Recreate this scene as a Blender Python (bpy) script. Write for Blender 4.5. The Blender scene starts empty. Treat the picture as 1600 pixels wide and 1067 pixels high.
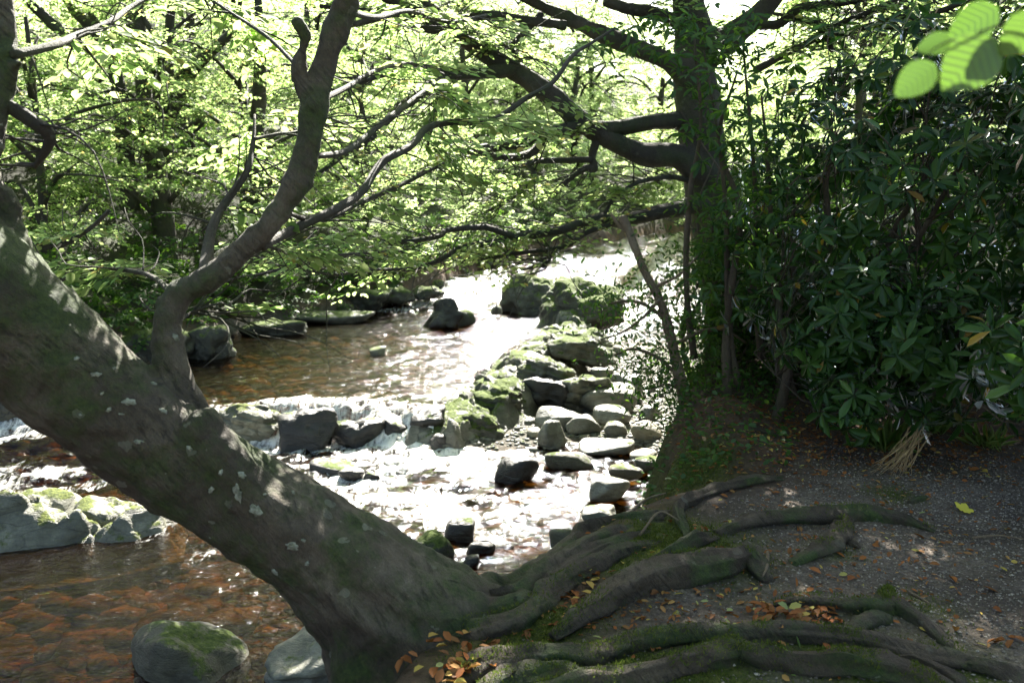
import bpy, math, random
import numpy as np
from mathutils import Vector, Matrix, Quaternion

# ------------------------------------------------------------------ camera, sky, sun, exposure
scene = bpy.context.scene
COL = scene.collection
PITCH = math.radians(9.5)
CAM = np.array([0.0, 0.0, 1.55])
FPX = 1386.0
cam_data = bpy.data.cameras.new('camera')
cam_data.sensor_width = 36.0
cam_data.lens = 18.0 / (800.0 / FPX)
cam_data.clip_start = 0.05
cam_data.clip_end = 600.0
cam_data.dof.use_dof = True
cam_data.dof.focus_distance = 4.6
cam_data.dof.aperture_fstop = 4.0
cam = bpy.data.objects.new('camera', cam_data)
COL.objects.link(cam)
cam.location = CAM
cam.rotation_euler = (math.radians(90) - PITCH, 0, 0)
scene.camera = cam

SUN_EL = math.radians(41)
SUN_AZ = math.radians(5)
SUN = np.array([math.sin(SUN_AZ) * math.cos(SUN_EL), math.cos(SUN_AZ) * math.cos(SUN_EL), math.sin(SUN_EL)])
world = bpy.data.worlds.new('World')
scene.world = world
world.use_nodes = True
wn = world.node_tree
sky = wn.nodes.new('ShaderNodeTexSky')
sky.sky_type = 'NISHITA'
sky.sun_disc = False
sky.sun_elevation = SUN_EL
sky.sun_rotation = SUN_AZ
sky.air_density = 1.0
sky.dust_density = 1.6
sky.ozone_density = 0.3
bgn = wn.nodes['Background']
bgn.inputs['Strength'].default_value = 0.05
wn.links.new(sky.outputs[0], bgn.inputs['Color'])
sun_data = bpy.data.lights.new('sun', 'SUN')
sun_data.energy = 5.0
sun_data.angle = math.radians(0.5)
sun_data.color = (1.0, 0.95, 0.86)
sun = bpy.data.objects.new('sun', sun_data)
COL.objects.link(sun)
sun.rotation_euler = Vector(SUN).to_track_quat('Z', 'Y').to_euler()
sun.location = (0, 0, 30)
scene.view_settings.view_transform = 'Standard'
scene.view_settings.look = 'None'
scene.view_settings.gamma = 1.0
scene.view_settings.exposure = 2.95
cy = scene.cycles
cy.max_bounces = 8
cy.diffuse_bounces = 3
cy.glossy_bounces = 3
cy.transmission_bounces = 4
cy.transparent_max_bounces = 8
cy.sample_clamp_indirect = 6.0
cy.caustics_reflective = False
cy.caustics_refractive = False
cy.use_denoising = True

rng = np.random.RandomState(7)

# ------------------------------------------------------------------ maths helpers
CP, SP = math.cos(PITCH), math.sin(PITCH)


def P(px, py, Y):
    """world point seen at photo pixel (px, py) at forward distance Y"""
    a = (px - 800.0) / FPX
    b = -(py - 533.5) / FPX
    d = np.array([a, CP + b * SP, -SP + b * CP])
    return CAM + d * (Y / d[1])


def G(px, py, z):
    """world point of pixel on the level z"""
    a = (px - 800.0) / FPX
    b = -(py - 533.5) / FPX
    d = np.array([a, CP + b * SP, -SP + b * CP])
    return CAM + d * ((z - CAM[2]) / d[2])


def proj(p):
    p = np.atleast_2d(p) - CAM
    dep = p[:, 1] * CP - p[:, 2] * SP
    up = p[:, 1] * SP + p[:, 2] * CP
    dd = np.where(np.abs(dep) < 1e-4, 1e-4, dep)
    return 800 + FPX * p[:, 0] / dd, 533.5 - FPX * up / dd, dep


def sstep(a, b, x):
    t = np.clip((np.asarray(x, float) - a) / (b - a), 0, 1)
    return t * t * (3 - 2 * t)


def _hash(i, j, k, s):
    i = i.astype(np.uint32); j = j.astype(np.uint32); k = k.astype(np.uint32)
    h = i * np.uint32(374761393) + j * np.uint32(668265263) + k * np.uint32(2147483647) + np.uint32((s * 974711 + 12345) & 0xffffffff)
    h = (h ^ (h >> np.uint32(13))) * np.uint32(1274126177)
    h = h ^ (h >> np.uint32(16))
    h = h * np.uint32(2246822519)
    h = h ^ (h >> np.uint32(15))
    return (h & np.uint32(0xffff)).astype(np.float64) / 32767.5 - 1.0


def noise(p, s=0):
    p = np.asarray(p, float)
    q = np.floor(p).astype(np.int64)
    f = p - q
    u = f * f * f * (f * (f * 6 - 15) + 10)
    r = 0
    for dx in (0, 1):
        wx = u[:, 0] if dx else 1 - u[:, 0]
        for dy in (0, 1):
            wy = u[:, 1] if dy else 1 - u[:, 1]
            for dz in (0, 1):
                wz = u[:, 2] if dz else 1 - u[:, 2]
                r = r + wx * wy * wz * _hash(q[:, 0] + dx, q[:, 1] + dy, q[:, 2] + dz, s)
    return r


def fbm(p, o=4, s=0):
    r = 0; a = 0.5; p = np.asarray(p, float)
    for i in range(o):
        r = r + a * noise(p, s + i)
        p = p * 2.03 + 3.7
        a *= 0.5
    return r


def n2(x, y, sc, o=3, s=0):
    x = np.asarray(x, float); y = np.asarray(y, float)
    p = np.stack([x.ravel() * sc, y.ravel() * sc, np.full(x.size, 0.5)], 1)
    return fbm(p, o, s).reshape(x.shape)


def unit(v):
    v = np.asarray(v, float)
    return v / (np.linalg.norm(v, axis=-1, keepdims=True) + 1e-9)


def catmull(pts, n):
    pts = np.asarray(pts, float)
    if len(pts) < 3:
        t = np.linspace(0, 1, n)[:, None]
        return pts[0] * (1 - t) + pts[-1] * t
    P0 = np.vstack([2 * pts[0] - pts[1], pts, 2 * pts[-1] - pts[-2]])
    m = len(pts) - 1
    t = np.linspace(0, m - 1e-6, n)
    i = t.astype(int); f = (t - i)[:, None]
    a, b, c, d = P0[i], P0[i + 1], P0[i + 2], P0[i + 3]
    return 0.5 * (2 * b + (c - a) * f + (2 * a - 5 * b + 4 * c - d) * f ** 2 + (3 * b - a - 3 * c + d) * f ** 3)


# ------------------------------------------------------------------ mesh helpers
def mesh_np(name, V, F, smooth=True, attrs=None):
    """V (n,3); F list of int arrays (m,k)"""
    me = bpy.data.meshes.new(name)
    V = np.asarray(V, np.float32)
    if not isinstance(F, (list, tuple)):
        F = [F]
    F = [np.asarray(f, np.int32) for f in F if len(f)]
    me.vertices.add(len(V))
    me.vertices.foreach_set('co', V.ravel())
    nl = sum(f.size for f in F); nf = sum(len(f) for f in F)
    me.loops.add(nl); me.polygons.add(nf)
    me.loops.foreach_set('vertex_index', np.concatenate([f.ravel() for f in F]))
    starts = []; o = 0
    for f in F:
        starts.append(o + np.arange(len(f)) * f.shape[1]); o += f.size
    me.polygons.foreach_set('loop_start', np.concatenate(starts).astype(np.int32))
    me.polygons.foreach_set('use_smooth', np.full(nf, smooth, bool))
    if attrs:
        for k, v in attrs.items():
            a = me.attributes.new(k, 'FLOAT', 'POINT')
            a.data.foreach_set('value', np.asarray(v, np.float32))
    me.update(calc_edges=True)
    me.validate()
    return me


def link(name, me, mat=None, parent=None):
    o = bpy.data.objects.new(name, me)
    COL.objects.link(o)
    if mat is not None and me is not None and len(me.materials) == 0:
        me.materials.append(mat)
    if parent is not None:
        o.parent = parent
        o.matrix_parent_inverse = Matrix.Translation(-parent.location)
    return o


def tag(o, label=None, cat=None, group=None, kind=None):
    if label: o['label'] = label
    if cat: o['category'] = cat
    if group: o['group'] = group
    if kind: o['kind'] = kind
    return o


def empty(name, loc, label, cat, group=None):
    o = bpy.data.objects.new(name, None)
    COL.objects.link(o)
    o.location = Vector(loc)
    o.empty_display_size = 0.1
    return tag(o, label, cat, group)


def tube(pts, rad, seg=10, n=None, rough=0.0, seed=0, flat=1.0, cap=True, lobes=0.0):
    """tapered tube along a smooth curve; returns V, [quads, tris]"""
    pts = np.asarray(pts, float)
    if n is None:
        n = max(4, int(len(pts) * 4))
    c = catmull(pts, n)
    r = np.interp(np.linspace(0, len(rad) - 1, n), np.arange(len(rad)), rad)
    t = unit(np.gradient(c, axis=0))
    ref = np.array([0, 0, 1.0]) if abs(t[0][2]) < 0.9 else np.array([1.0, 0, 0])
    u = unit(np.cross(t[0], ref))
    U = [u]
    for i in range(1, n):
        u = u - t[i] * np.dot(u, t[i]); u = u / (np.linalg.norm(u) + 1e-9); U.append(u)
    U = np.array(U); W = np.cross(t, U)
    a = np.linspace(0, 2 * np.pi, seg, endpoint=False)
    ring = U[:, None, :] * np.cos(a)[None, :, None] + W[:, None, :] * np.sin(a)[None, :, None]
    R = r[:, None]
    if rough > 0:
        q = (c[:, None, :] + ring * 0.35).reshape(-1, 3)
        R = R * (1 + rough * (noise(q * 6 + seed, seed) + 0.5 * noise(q * 15, seed + 1)).reshape(n, seg))
    if lobes:
        ph = 1.6 * noise(c * 1.7 + seed, seed)[:, None]
        R = R * (1 + lobes * np.cos(3 * a[None, :] + 2.5 * ph + seed) + lobes * 0.7 * np.cos(5 * a[None, :] - 3 * ph))
    V = c[:, None, :] + ring * R[..., None]
    if flat != 1.0:
        V[..., 2] = c[:, None, 2] + (V[..., 2] - c[:, None, 2]) * flat
    V = V.reshape(-1, 3)
    i = np.arange(n - 1)[:, None] * seg; j = np.arange(seg)[None, :]; j2 = (j + 1) % seg
    Q = np.stack([i + j, i + j2, i + seg + j2, i + seg + j], -1).reshape(-1, 4)
    T = np.zeros((0, 3), int)
    if cap:
        V = np.vstack([V, c[0], c[-1] + t[-1] * r[-1] * 0.5])
        k = n * seg
        j = np.arange(seg); j2 = (j + 1) % seg
        T = np.vstack([np.stack([j2, j, np.full(seg, k)], 1), np.stack([(n - 1) * seg + j, (n - 1) * seg + j2, np.full(seg, k + 1)], 1)])
    return V, [Q, T]


def join(parts):
    Vs = []; Q = []; T = []; o = 0
    for V, F in parts:
        Vs.append(V)
        for f in F:
            if len(f) == 0: continue
            (Q if f.shape[1] == 4 else T).append(f + o)
        o += len(V)
    F = []
    if Q: F.append(np.vstack(Q))
    if T: F.append(np.vstack(T))
    return np.vstack(Vs), F


# ------------------------------------------------------------------ material helpers
def new_mat(name):
    m = bpy.data.materials.new(name)
    m.use_nodes = True
    nt = m.node_tree
    for n_ in list(nt.nodes): nt.nodes.remove(n_)
    out = nt.nodes.new('ShaderNodeOutputMaterial')
    return m, nt, out


def N(nt, typ, **kw):
    n_ = nt.nodes.new(typ)
    for k, v in kw.items():
        if k in n_.inputs.keys(): n_.inputs[k].default_value = v
        else: setattr(n_, k, v)
    return n_


def coords(nt, scale=(1, 1, 1), obj=False):
    if obj:
        g = N(nt, 'ShaderNodeTexCoord'); src = g.outputs['Object']
    else:
        g = N(nt, 'ShaderNodeNewGeometry'); src = g.outputs['Position']
    m = N(nt, 'ShaderNodeMapping'); m.inputs['Scale'].default_value = scale
    nt.links.new(src, m.inputs['Vector'])
    return m.outputs[0]


def tex(nt, vec, scale, detail=5, rough=0.6, lac=2.0):
    t = N(nt, 'ShaderNodeTexNoise'); t.inputs['Scale'].default_value = scale
    t.inputs['Detail'].default_value = detail; t.inputs['Roughness'].default_value = rough
    nt.links.new(vec, t.inputs['Vector'])
    return t.outputs['Fac']


def ramp(nt, fac, stops, interp='LINEAR'):
    r = N(nt, 'ShaderNodeValToRGB'); r.color_ramp.interpolation = interp
    el = r.color_ramp.elements
    while len(el) > 1: el.remove(el[-1])
    for i, (p, c) in enumerate(stops):
        e = el[0] if i == 0 else el.new(p)
        e.position = p
        e.color = (c, c, c, 1) if isinstance(c, (int, float)) else (*c, 1)
    nt.links.new(fac, r.inputs[0])
    return r.outputs[0]


def mixc(nt, fac, a, b, mode='MIX'):
    m = N(nt, 'ShaderNodeMix'); m.data_type = 'RGBA'; m.blend_type = mode
    for s, v in ((0, fac), (6, a), (7, b)):
        if hasattr(v, 'links'): nt.links.new(v, m.inputs[s])
        elif s == 0: m.inputs[0].default_value = v
        else: m.inputs[s].default_value = (*v, 1)
    return m.outputs[2]


def math_(nt, op, a, b=0.0, clamp=False):
    m = N(nt, 'ShaderNodeMath', operation=op); m.use_clamp = clamp
    for i, v in enumerate((a, b)):
        if hasattr(v, 'links'): nt.links.new(v, m.inputs[i])
        else: m.inputs[i].default_value = v
    return m.outputs[0]


def bump(nt, h, strength, dist, normal=None):
    b = N(nt, 'ShaderNodeBump'); b.inputs['Strength'].default_value = strength; b.inputs['Distance'].default_value = dist
    nt.links.new(h, b.inputs['Height'])
    if normal is not None: nt.links.new(normal, b.inputs['Normal'])
    return b.outputs[0]


def princ(nt, out, col, rough=0.8, spec=0.4, normal=None, coat=0):
    p = N(nt, 'ShaderNodeBsdfPrincipled')
    if hasattr(col, 'links'): nt.links.new(col, p.inputs['Base Color'])
    else: p.inputs['Base Color'].default_value = (*col, 1)
    if hasattr(rough, 'links'): nt.links.new(rough, p.inputs['Roughness'])
    else: p.inputs['Roughness'].default_value = rough
    p.inputs['Specular IOR Level'].default_value = spec
    if normal is not None: nt.links.new(normal, p.inputs['Normal'])
    if out is not None: nt.links.new(p.outputs[0], out.inputs['Surface'])
    return p


def attr(nt, name):
    a = N(nt, 'ShaderNodeAttribute'); a.attribute_name = name
    return a.outputs['Fac']


def normal_z(nt):
    g = N(nt, 'ShaderNodeNewGeometry'); s = N(nt, 'ShaderNodeSeparateXYZ')
    nt.links.new(g.outputs['Normal'], s.inputs[0])
    return s.outputs[2]


def leaf_mat(name, stops_d, stops_t, trans=0.5, gloss=0.04, grough=0.35, veins=False):
    """diffuse + translucent leaf with a thin waxy gloss; tint attribute varies the colour"""
    m, nt, out = new_mat(name)
    t = attr(nt, 'tint')
    oi = N(nt, 'ShaderNodeObjectInfo')
    f = math_(nt, 'FRACT', math_(nt, 'ADD', t, math_(nt, 'MULTIPLY', oi.outputs['Random'], 0.999)))
    cd = ramp(nt, f, stops_d); ct = ramp(nt, f, stops_t)
    nrm = None
    if veins:
        c = coords(nt, obj=True)
        s = N(nt, 'ShaderNodeSeparateXYZ'); nt.links.new(c, s.inputs[0])
        ay = math_(nt, 'ABSOLUTE', s.outputs[1])
        w = math_(nt, 'SINE', math_(nt, 'MULTIPLY', math_(nt, 'SUBTRACT', s.outputs[0], math_(nt, 'MULTIPLY', ay, 0.45)), 52.0))
        k = ramp(nt, math_(nt, 'ADD', math_(nt, 'MULTIPLY', w, 0.5), 0.5), [(0, 0.0), (0.6, 0.0), (1, 0.95)])
        ct = mixc(nt, k, ct, (0.10, 0.2, 0.02)); nrm = bump(nt, w, 0.3, 0.02)
    d = N(nt, 'ShaderNodeBsdfDiffuse'); nt.links.new(cd, d.inputs[0])
    tr = N(nt, 'ShaderNodeBsdfTranslucent'); nt.links.new(ct, tr.inputs[0])
    if nrm is not None: nt.links.new(nrm, d.inputs['Normal'])
    mx = N(nt, 'ShaderNodeMixShader'); mx.inputs[0].default_value = trans
    nt.links.new(d.outputs[0], mx.inputs[1]); nt.links.new(tr.outputs[0], mx.inputs[2])
    g = N(nt, 'ShaderNodeBsdfGlossy'); g.inputs['Roughness'].default_value = grough
    g.inputs['Color'].default_value = (1, 1, 1, 1)
    fr = N(nt, 'ShaderNodeFresnel'); fr.inputs['IOR'].default_value = 1.25
    mg = N(nt, 'ShaderNodeMixShader'); mg.inputs[0].default_value = gloss
    if gloss > 0.045: nt.links.new(fr.outputs[0], mg.inputs[0])
    nt.links.new(mx.outputs[0], mg.inputs[1]); nt.links.new(g.outputs[0], mg.inputs[2])
    nt.links.new(mg.outputs[0], out.inputs['Surface'])
    return m


M = {}
M['beech_leaf'] = leaf_mat('beech_leaf', [(0, (0.045, 0.10, 0.012)), (0.5, (0.07, 0.13, 0.018)), (0.93, (0.09, 0.15, 0.02)), (1, (0.16, 0.13, 0.02))],
                           [(0, (0.29, 0.46, 0.12)), (0.5, (0.41, 0.56, 0.19)), (0.93, (0.54, 0.63, 0.28)), (1, (0.55, 0.44, 0.13))], 0.58, 0.015, 0.5)
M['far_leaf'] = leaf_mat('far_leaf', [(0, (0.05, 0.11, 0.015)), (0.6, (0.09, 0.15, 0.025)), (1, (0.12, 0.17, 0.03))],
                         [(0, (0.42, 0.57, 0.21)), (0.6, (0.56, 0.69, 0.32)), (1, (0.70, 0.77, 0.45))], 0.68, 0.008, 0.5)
M['dark_leaf'] = leaf_mat('dark_leaf', [(0, (0.02, 0.055, 0.012)), (0.6, (0.035, 0.08, 0.015)), (1, (0.05, 0.10, 0.02))],
                          [(0, (0.06, 0.15, 0.02)), (0.6, (0.10, 0.22, 0.02)), (1, (0.17, 0.30, 0.03))], 0.4, 0.02, 0.4)
M['rhodo_leaf'] = leaf_mat('rhodo_leaf', [(0, (0.012, 0.038, 0.007)), (0.7, (0.026, 0.062, 0.011)), (0.95, (0.05, 0.11, 0.025)), (0.975, (0.07, 0.13, 0.03)), (0.985, (0.10, 0.05, 0.02)), (1, (0.38, 0.24, 0.02))],
                           [(0, (0.03, 0.10, 0.015)), (0.7, (0.06, 0.17, 0.02)), (0.95, (0.16, 0.30, 0.03)), (1, (0.4, 0.3, 0.03))], 0.28, 0.046, 0.3)
M['near_leaf'] = leaf_mat('near_leaf', [(0, (0.07, 0.14, 0.02)), (1, (0.09, 0.17, 0.03))], [(0, (0.042, 0.085, 0.014)), (1, (0.055, 0.10, 0.018))], 0.5, 0.03, 0.4, veins=True)
M['litter'] = leaf_mat('litter', [(0, (0.16, 0.055, 0.018)), (0.35, (0.24, 0.09, 0.025)), (0.6, (0.13, 0.06, 0.025)), (0.8, (0.32, 0.17, 0.06)), (0.92, (0.36, 0.28, 0.06)), (1, (0.22, 0.26, 0.10))],
                       [(0, (0.2, 0.07, 0.02)), (1, (0.3, 0.18, 0.04))], 0.15, 0.01, 0.6)
M['yellow_leaf'] = leaf_mat('yellow_leaf', [(0, (0.62, 0.55, 0.05)), (1, (0.66, 0.58, 0.08))], [(0, (0.5, 0.45, 0.05)), (1, (0.5, 0.45, 0.05))], 0.3)
M['moss_blade'] = leaf_mat('moss_blade', [(0, (0.05, 0.075, 0.012)), (0.6, (0.085, 0.11, 0.02)), (1, (0.13, 0.13, 0.03))],
                           [(0, (0.08, 0.13, 0.02)), (1, (0.14, 0.18, 0.03))], 0.35, 0.005, 0.7)


def bark_mat(name, c0, c1, c2, moss=0.4, lichen=0.5, stretch=(5, 5, 1.5), fine=30, rough=0.75, rings=0.0):
    m, nt, out = new_mat(name)
    v = coords(nt); vs = coords(nt, stretch)
    n1 = tex(nt, v, 2.2, 6, 0.65); nf = tex(nt, vs, fine, 6, 0.7)
    col = ramp(nt, n1, [(0.3, c0), (0.5, c1), (0.72, c2)])
    col = mixc(nt, 0.55, col, nf, 'OVERLAY')
    col = mixc(nt, 0.5, col, tex(nt, v, 45, 6, 0.75), 'OVERLAY')
    mn = tex(nt, v, 3.1, 6, 0.7)
    mm = ramp(nt, mn, [(0.46, 0.0), (0.6, moss)])
    nzz = normal_z(nt)
    mossc = ramp(nt, tex(nt, v, 60, 3), [(0.3, (0.018, 0.033, 0.008)), (0.7, (0.05, 0.075, 0.014))])
    col = mixc(nt, mm, col, mossc)
    vo = N(nt, 'ShaderNodeTexVoronoi'); vo.inputs['Scale'].default_value = 16.0; vo.inputs['Randomness'].default_value = 1.0
    dn = N(nt, 'ShaderNodeTexNoise'); dn.inputs['Scale'].default_value = 30
    nt.links.new(v, dn.inputs['Vector'])
    va = N(nt, 'ShaderNodeVectorMath', operation='MULTIPLY_ADD'); nt.links.new(dn.outputs['Color'], va.inputs[0])
    va.inputs[1].default_value = (0.05, 0.05, 0.05); nt.links.new(v, va.inputs[2])
    nt.links.new(va.outputs[0], vo.inputs['Vector'])
    sp = N(nt, 'ShaderNodeSeparateColor'); nt.links.new(vo.outputs['Color'], sp.inputs[0])
    rad = math_(nt, 'MULTIPLY', math_(nt, 'POWER', sp.outputs[0], 5.0), 0.42)
    lm = math_(nt, 'LESS_THAN', vo.outputs['Distance'], rad)
    lm = math_(nt, 'MULTIPLY', lm, lichen)
    lm = math_(nt, 'MULTIPLY', lm, ramp(nt, tex(nt, v, 1.3, 2), [(0.42, 0.0), (0.6, 1.0)]))
    col = mixc(nt, lm, col, (0.25, 0.26, 0.2))
    h = math_(nt, 'ADD', math_(nt, 'MULTIPLY', nf, 0.4), math_(nt, 'MULTIPLY', tex(nt, v, 120, 5, 0.7), 0.9))
    h = math_(nt, 'ADD', h, math_(nt, 'MULTIPLY', tex(nt, coords(nt, (1.6, 1.6, 1)), 14, 5, 0.65), 1.6))
    if rings:
        rot = N(nt, 'ShaderNodeMapping'); rot.inputs['Rotation'].default_value = (0, math.radians(38), 0); nt.links.new(v, rot.inputs['Vector'])
        st = N(nt, 'ShaderNodeMapping'); st.inputs['Scale'].default_value = (9, 1.6, 1.6); nt.links.new(rot.outputs[0], st.inputs['Vector'])
        rn = tex(nt, st.outputs[0], 7, 7, 0.72)
        crk = ramp(nt, rn, [(0.36, 1.0), (0.44, 0.0)])
        crk = math_(nt, 'MULTIPLY', crk, ramp(nt, tex(nt, v, 4.5, 4), [(0.45, 0.0), (0.6, 1.0)]))
        col = mixc(nt, math_(nt, 'MULTIPLY', crk, rings), col, (0.012, 0.010, 0.007))
        col = mixc(nt, 0.5, col, rn, 'OVERLAY')
        h = math_(nt, 'SUBTRACT', math_(nt, 'ADD', h, math_(nt, 'MULTIPLY', rn, 1.5)), math_(nt, 'MULTIPLY', crk, 1.0))
    princ(nt, out, col, rough, 0.35, bump(nt, h, 0.8, 0.02))
    return m


M['beech_bark'] = bark_mat('beech_bark', (0.028, 0.022, 0.015), (0.066, 0.053, 0.037), (0.14, 0.118, 0.086), 0.9, 0.6, rings=0.3)
M['branch_bark'] = bark_mat('branch_bark', (0.02, 0.016, 0.011), (0.042, 0.035, 0.025), (0.085, 0.075, 0.055), 0.45, 0.15)
M['root_bark'] = bark_mat('root_bark', (0.028, 0.020, 0.013), (0.06, 0.045, 0.030), (0.12, 0.096, 0.066), 1.0, 0.25, rings=0.5)
M['sapling_bark'] = bark_mat('sapling_bark', (0.10, 0.07, 0.045), (0.16, 0.115, 0.075), (0.22, 0.17, 0.12), 0.2, 0.3)
M['stem_bark'] = bark_mat('stem_bark', (0.05, 0.036, 0.026), (0.085, 0.062, 0.045), (0.13, 0.10, 0.075), 0.3, 0.1)


def rock_mat(name, c0, c1, c2, moss, crack=0.6, rough=(0.35, 0.8), mosscol=((0.03, 0.05, 0.01), (0.10, 0.13, 0.025))):
    m, nt, out = new_mat(name)
    v = coords(nt)
    vs = coords(nt, (1.0, 1.3, 3.5))
    n1 = tex(nt, v, 3.0, 8, 0.65); n3 = tex(nt, vs, 9, 6, 0.7); n4 = tex(nt, v, 70, 4, 0.7)
    col = ramp(nt, n1, [(0.3, c0), (0.5, c1), (0.7, c2)])
    col = mixc(nt, 0.6, col, n3, 'OVERLAY')
    col = mixc(nt, 0.35, col, n4, 'OVERLAY')
    vo = N(nt, 'ShaderNodeTexVoronoi', feature='DISTANCE_TO_EDGE'); vo.inputs['Scale'].default_value = 2.6
    dn = N(nt, 'ShaderNodeTexNoise'); dn.inputs['Scale'].default_value = 2.5; nt.links.new(v, dn.inputs['Vector'])
    va = N(nt, 'ShaderNodeVectorMath', operation='MULTIPLY_ADD'); nt.links.new(dn.outputs['Color'], va.inputs[0])
    va.inputs[1].default_value = (0.55, 0.55, 0.55); nt.links.new(vs, va.inputs[2]); nt.links.new(va.outputs[0], vo.inputs['Vector'])
    ck = ramp(nt, vo.outputs['Distance'], [(0.0, crack), (0.012, crack * 0.6), (0.03, 0.0)])
    col = mixc(nt, ck, col, (0.018, 0.018, 0.014))
    nz = normal_z(nt)
    mk = math_(nt, 'ADD', math_(nt, 'MULTIPLY', nz, 0.35), tex(nt, v, 4.5, 7, 0.72))
    mk = ramp(nt, mk, [(0.92 - moss * 0.6, 0.0), (1.0 - moss * 0.6, 1.0)])
    mc = ramp(nt, tex(nt, v, 35, 4), [(0.3, mosscol[0]), (0.7, mosscol[1])])
    col = mixc(nt, mk, col, mc)
    r = ramp(nt, n1, [(0.3, rough[0]), (0.7, rough[1])])
    r = math_(nt, 'MAXIMUM', r, mk)
    h = math_(nt, 'SUBTRACT', math_(nt, 'ADD', n3, math_(nt, 'MULTIPLY', n4, 0.4)), math_(nt, 'MULTIPLY', ck, 0.8))
    h = math_(nt, 'ADD', h, math_(nt, 'MULTIPLY', mk, math_(nt, 'MULTIPLY', tex(nt, v, 55, 5), 1.0)))
    princ(nt, out, col, r, 0.4, bump(nt, h, 0.6, 0.03))
    return m


M['boulder'] = rock_mat('boulder', (0.05, 0.050, 0.037), (0.125, 0.125, 0.097), (0.27, 0.265, 0.215), 0.10, 0.2, (0.3, 0.7))
M['tan_stone'] = rock_mat('tan_stone', (0.12, 0.105, 0.07), (0.2, 0.18, 0.12), (0.28, 0.26, 0.19), 0.12, 0.1, (0.35, 0.7))
M['slate'] = rock_mat('slate', (0.035, 0.035, 0.026), (0.09, 0.09, 0.068), (0.22, 0.215, 0.17), 0.30, 0.5, (0.35, 0.8))
M['mossy_rock'] = rock_mat('mossy_rock', (0.022, 0.022, 0.016), (0.05, 0.05, 0.037), (0.13, 0.128, 0.10), 0.44, 0.6, (0.4, 0.85))
M['wet_rock'] = rock_mat('wet_rock', (0.010, 0.010, 0.009), (0.022, 0.021, 0.018), (0.05, 0.048, 0.04), 0.14, 0.4, (0.3, 0.6))
M['mossy_slab'] = rock_mat('mossy_slab', (0.048, 0.047, 0.031), (0.115, 0.113, 0.078), (0.25, 0.245, 0.18), 0.28, 0.35, (0.4, 0.8), ((0.03, 0.045, 0.01), (0.12, 0.14, 0.025)))
M['olive_rock'] = rock_mat('olive_rock', (0.028, 0.026, 0.016), (0.06, 0.056, 0.036), (0.12, 0.112, 0.078), 0.26, 0.15, (0.45, 0.8))
M['bed_stone'] = rock_mat('bed_stone', (0.016, 0.011, 0.004), (0.07, 0.042, 0.011), (0.28, 0.165, 0.04), 0.0, 0.1, (0.5, 0.9))

# ------------------------------------------------------------------ terrain functions
ROOTS = [
    ([(739, 923), (800, 915), (834, 896), (880, 862), (918, 832), (1002, 808), (1050, 796)], (26, 20, 17, 16, 14, 9), 0.0),
    ([(700, 935), (790, 940), (850, 905), (900, 866), (950, 838), (1034, 812)], (28, 23, 20, 17, 14, 8), 0.0),
    ([(720, 958), (800, 952), (846, 925), (890, 886), (960, 850), (1036, 826)], (28, 22, 18, 16, 14, 9), 0.0),
    ([(719, 978), (790, 974), (834, 952), (858, 923), (905, 895), (969, 862), (1030, 842)], (30, 23, 19, 17, 14, 9), 0.01),
    ([(860, 992), (900, 968), (940, 942), (992, 908), (1040, 894), (1090, 886), (1140, 876), (1172, 874), (1200, 900)], (8, 16, 24, 29, 30, 27, 20, 10), 0.05),
    ([(1000, 884), (1050, 860), (1085, 842), (1112, 828)], (6, 11, 13, 13), 0.04),
    ([(1075, 838), (1064, 812), (1062, 792), (1080, 781), (1127, 761), (1178, 752), (1226, 741)], (6, 9, 10, 10, 9, 5), 0.02),
    ([(1118, 830), (1160, 820), (1200, 812), (1262, 808), (1310, 804), (1364, 805), (1414, 812), (1462, 826)], (8, 14, 16, 17, 18, 16, 10, 4), 0.02),
    ([(1316, 806), (1318, 830), (1304, 848), (1280, 858), (1240, 876)], (14, 14, 14, 13, 8), 0.02),
    ([(1310, 838), (1330, 850), (1342, 856)], (10, 8, 4), 0.01),
    ([(1205, 942), (1245, 938), (1290, 941), (1347, 948), (1397, 946), (1431, 963), (1465, 990), (1508, 1024)], (5, 11, 14, 16, 16, 13, 11, 5), 0.02),
    ([(1384, 958), (1356, 972), (1326, 990)], (13, 13, 9), 0.03),
    ([(1388, 918), (1384, 935), (1376, 950)], (9, 13, 14), 0.03),
    ([(720, 1045), (786, 1034), (850, 1026), (935, 1024), (986, 1006), (1070, 994), (1144, 991), (1229, 986), (1296, 992), (1364, 1004), (1431, 1018), (1515, 1034), (1620, 1055)], (26, 22, 20, 18, 17, 16, 16, 15, 14, 13), 0.02),
    ([(840, 1075), (960, 1060), (1060, 1042), (1144, 1018), (1195, 1026), (1260, 1034), (1330, 1034), (1420, 1052), (1500, 1090)], (20, 22, 24, 26, 24, 22, 20, 16), 0.03),
    ([(1400, 1024), (1424, 1030), (1456, 1042), (1496, 1068), (1530, 1100)], (6, 12, 14, 13, 10), 0.03),
    ([(1500, 1032), (1550, 1046), (1620, 1066)], (8, 14, 14), 0.02),
    ([(740, 1085), (800, 1062), (880, 1052), (960, 1075)], (22, 20, 16, 10), 0.01),
    ([(1100, 668), (1140, 664), (1180, 668), (1220, 680)], (4, 7, 6, 3), 0.04),
    ([(1420, 785), (1440, 778), (1462, 776)], (4, 7, 4), 0.01),
]


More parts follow.
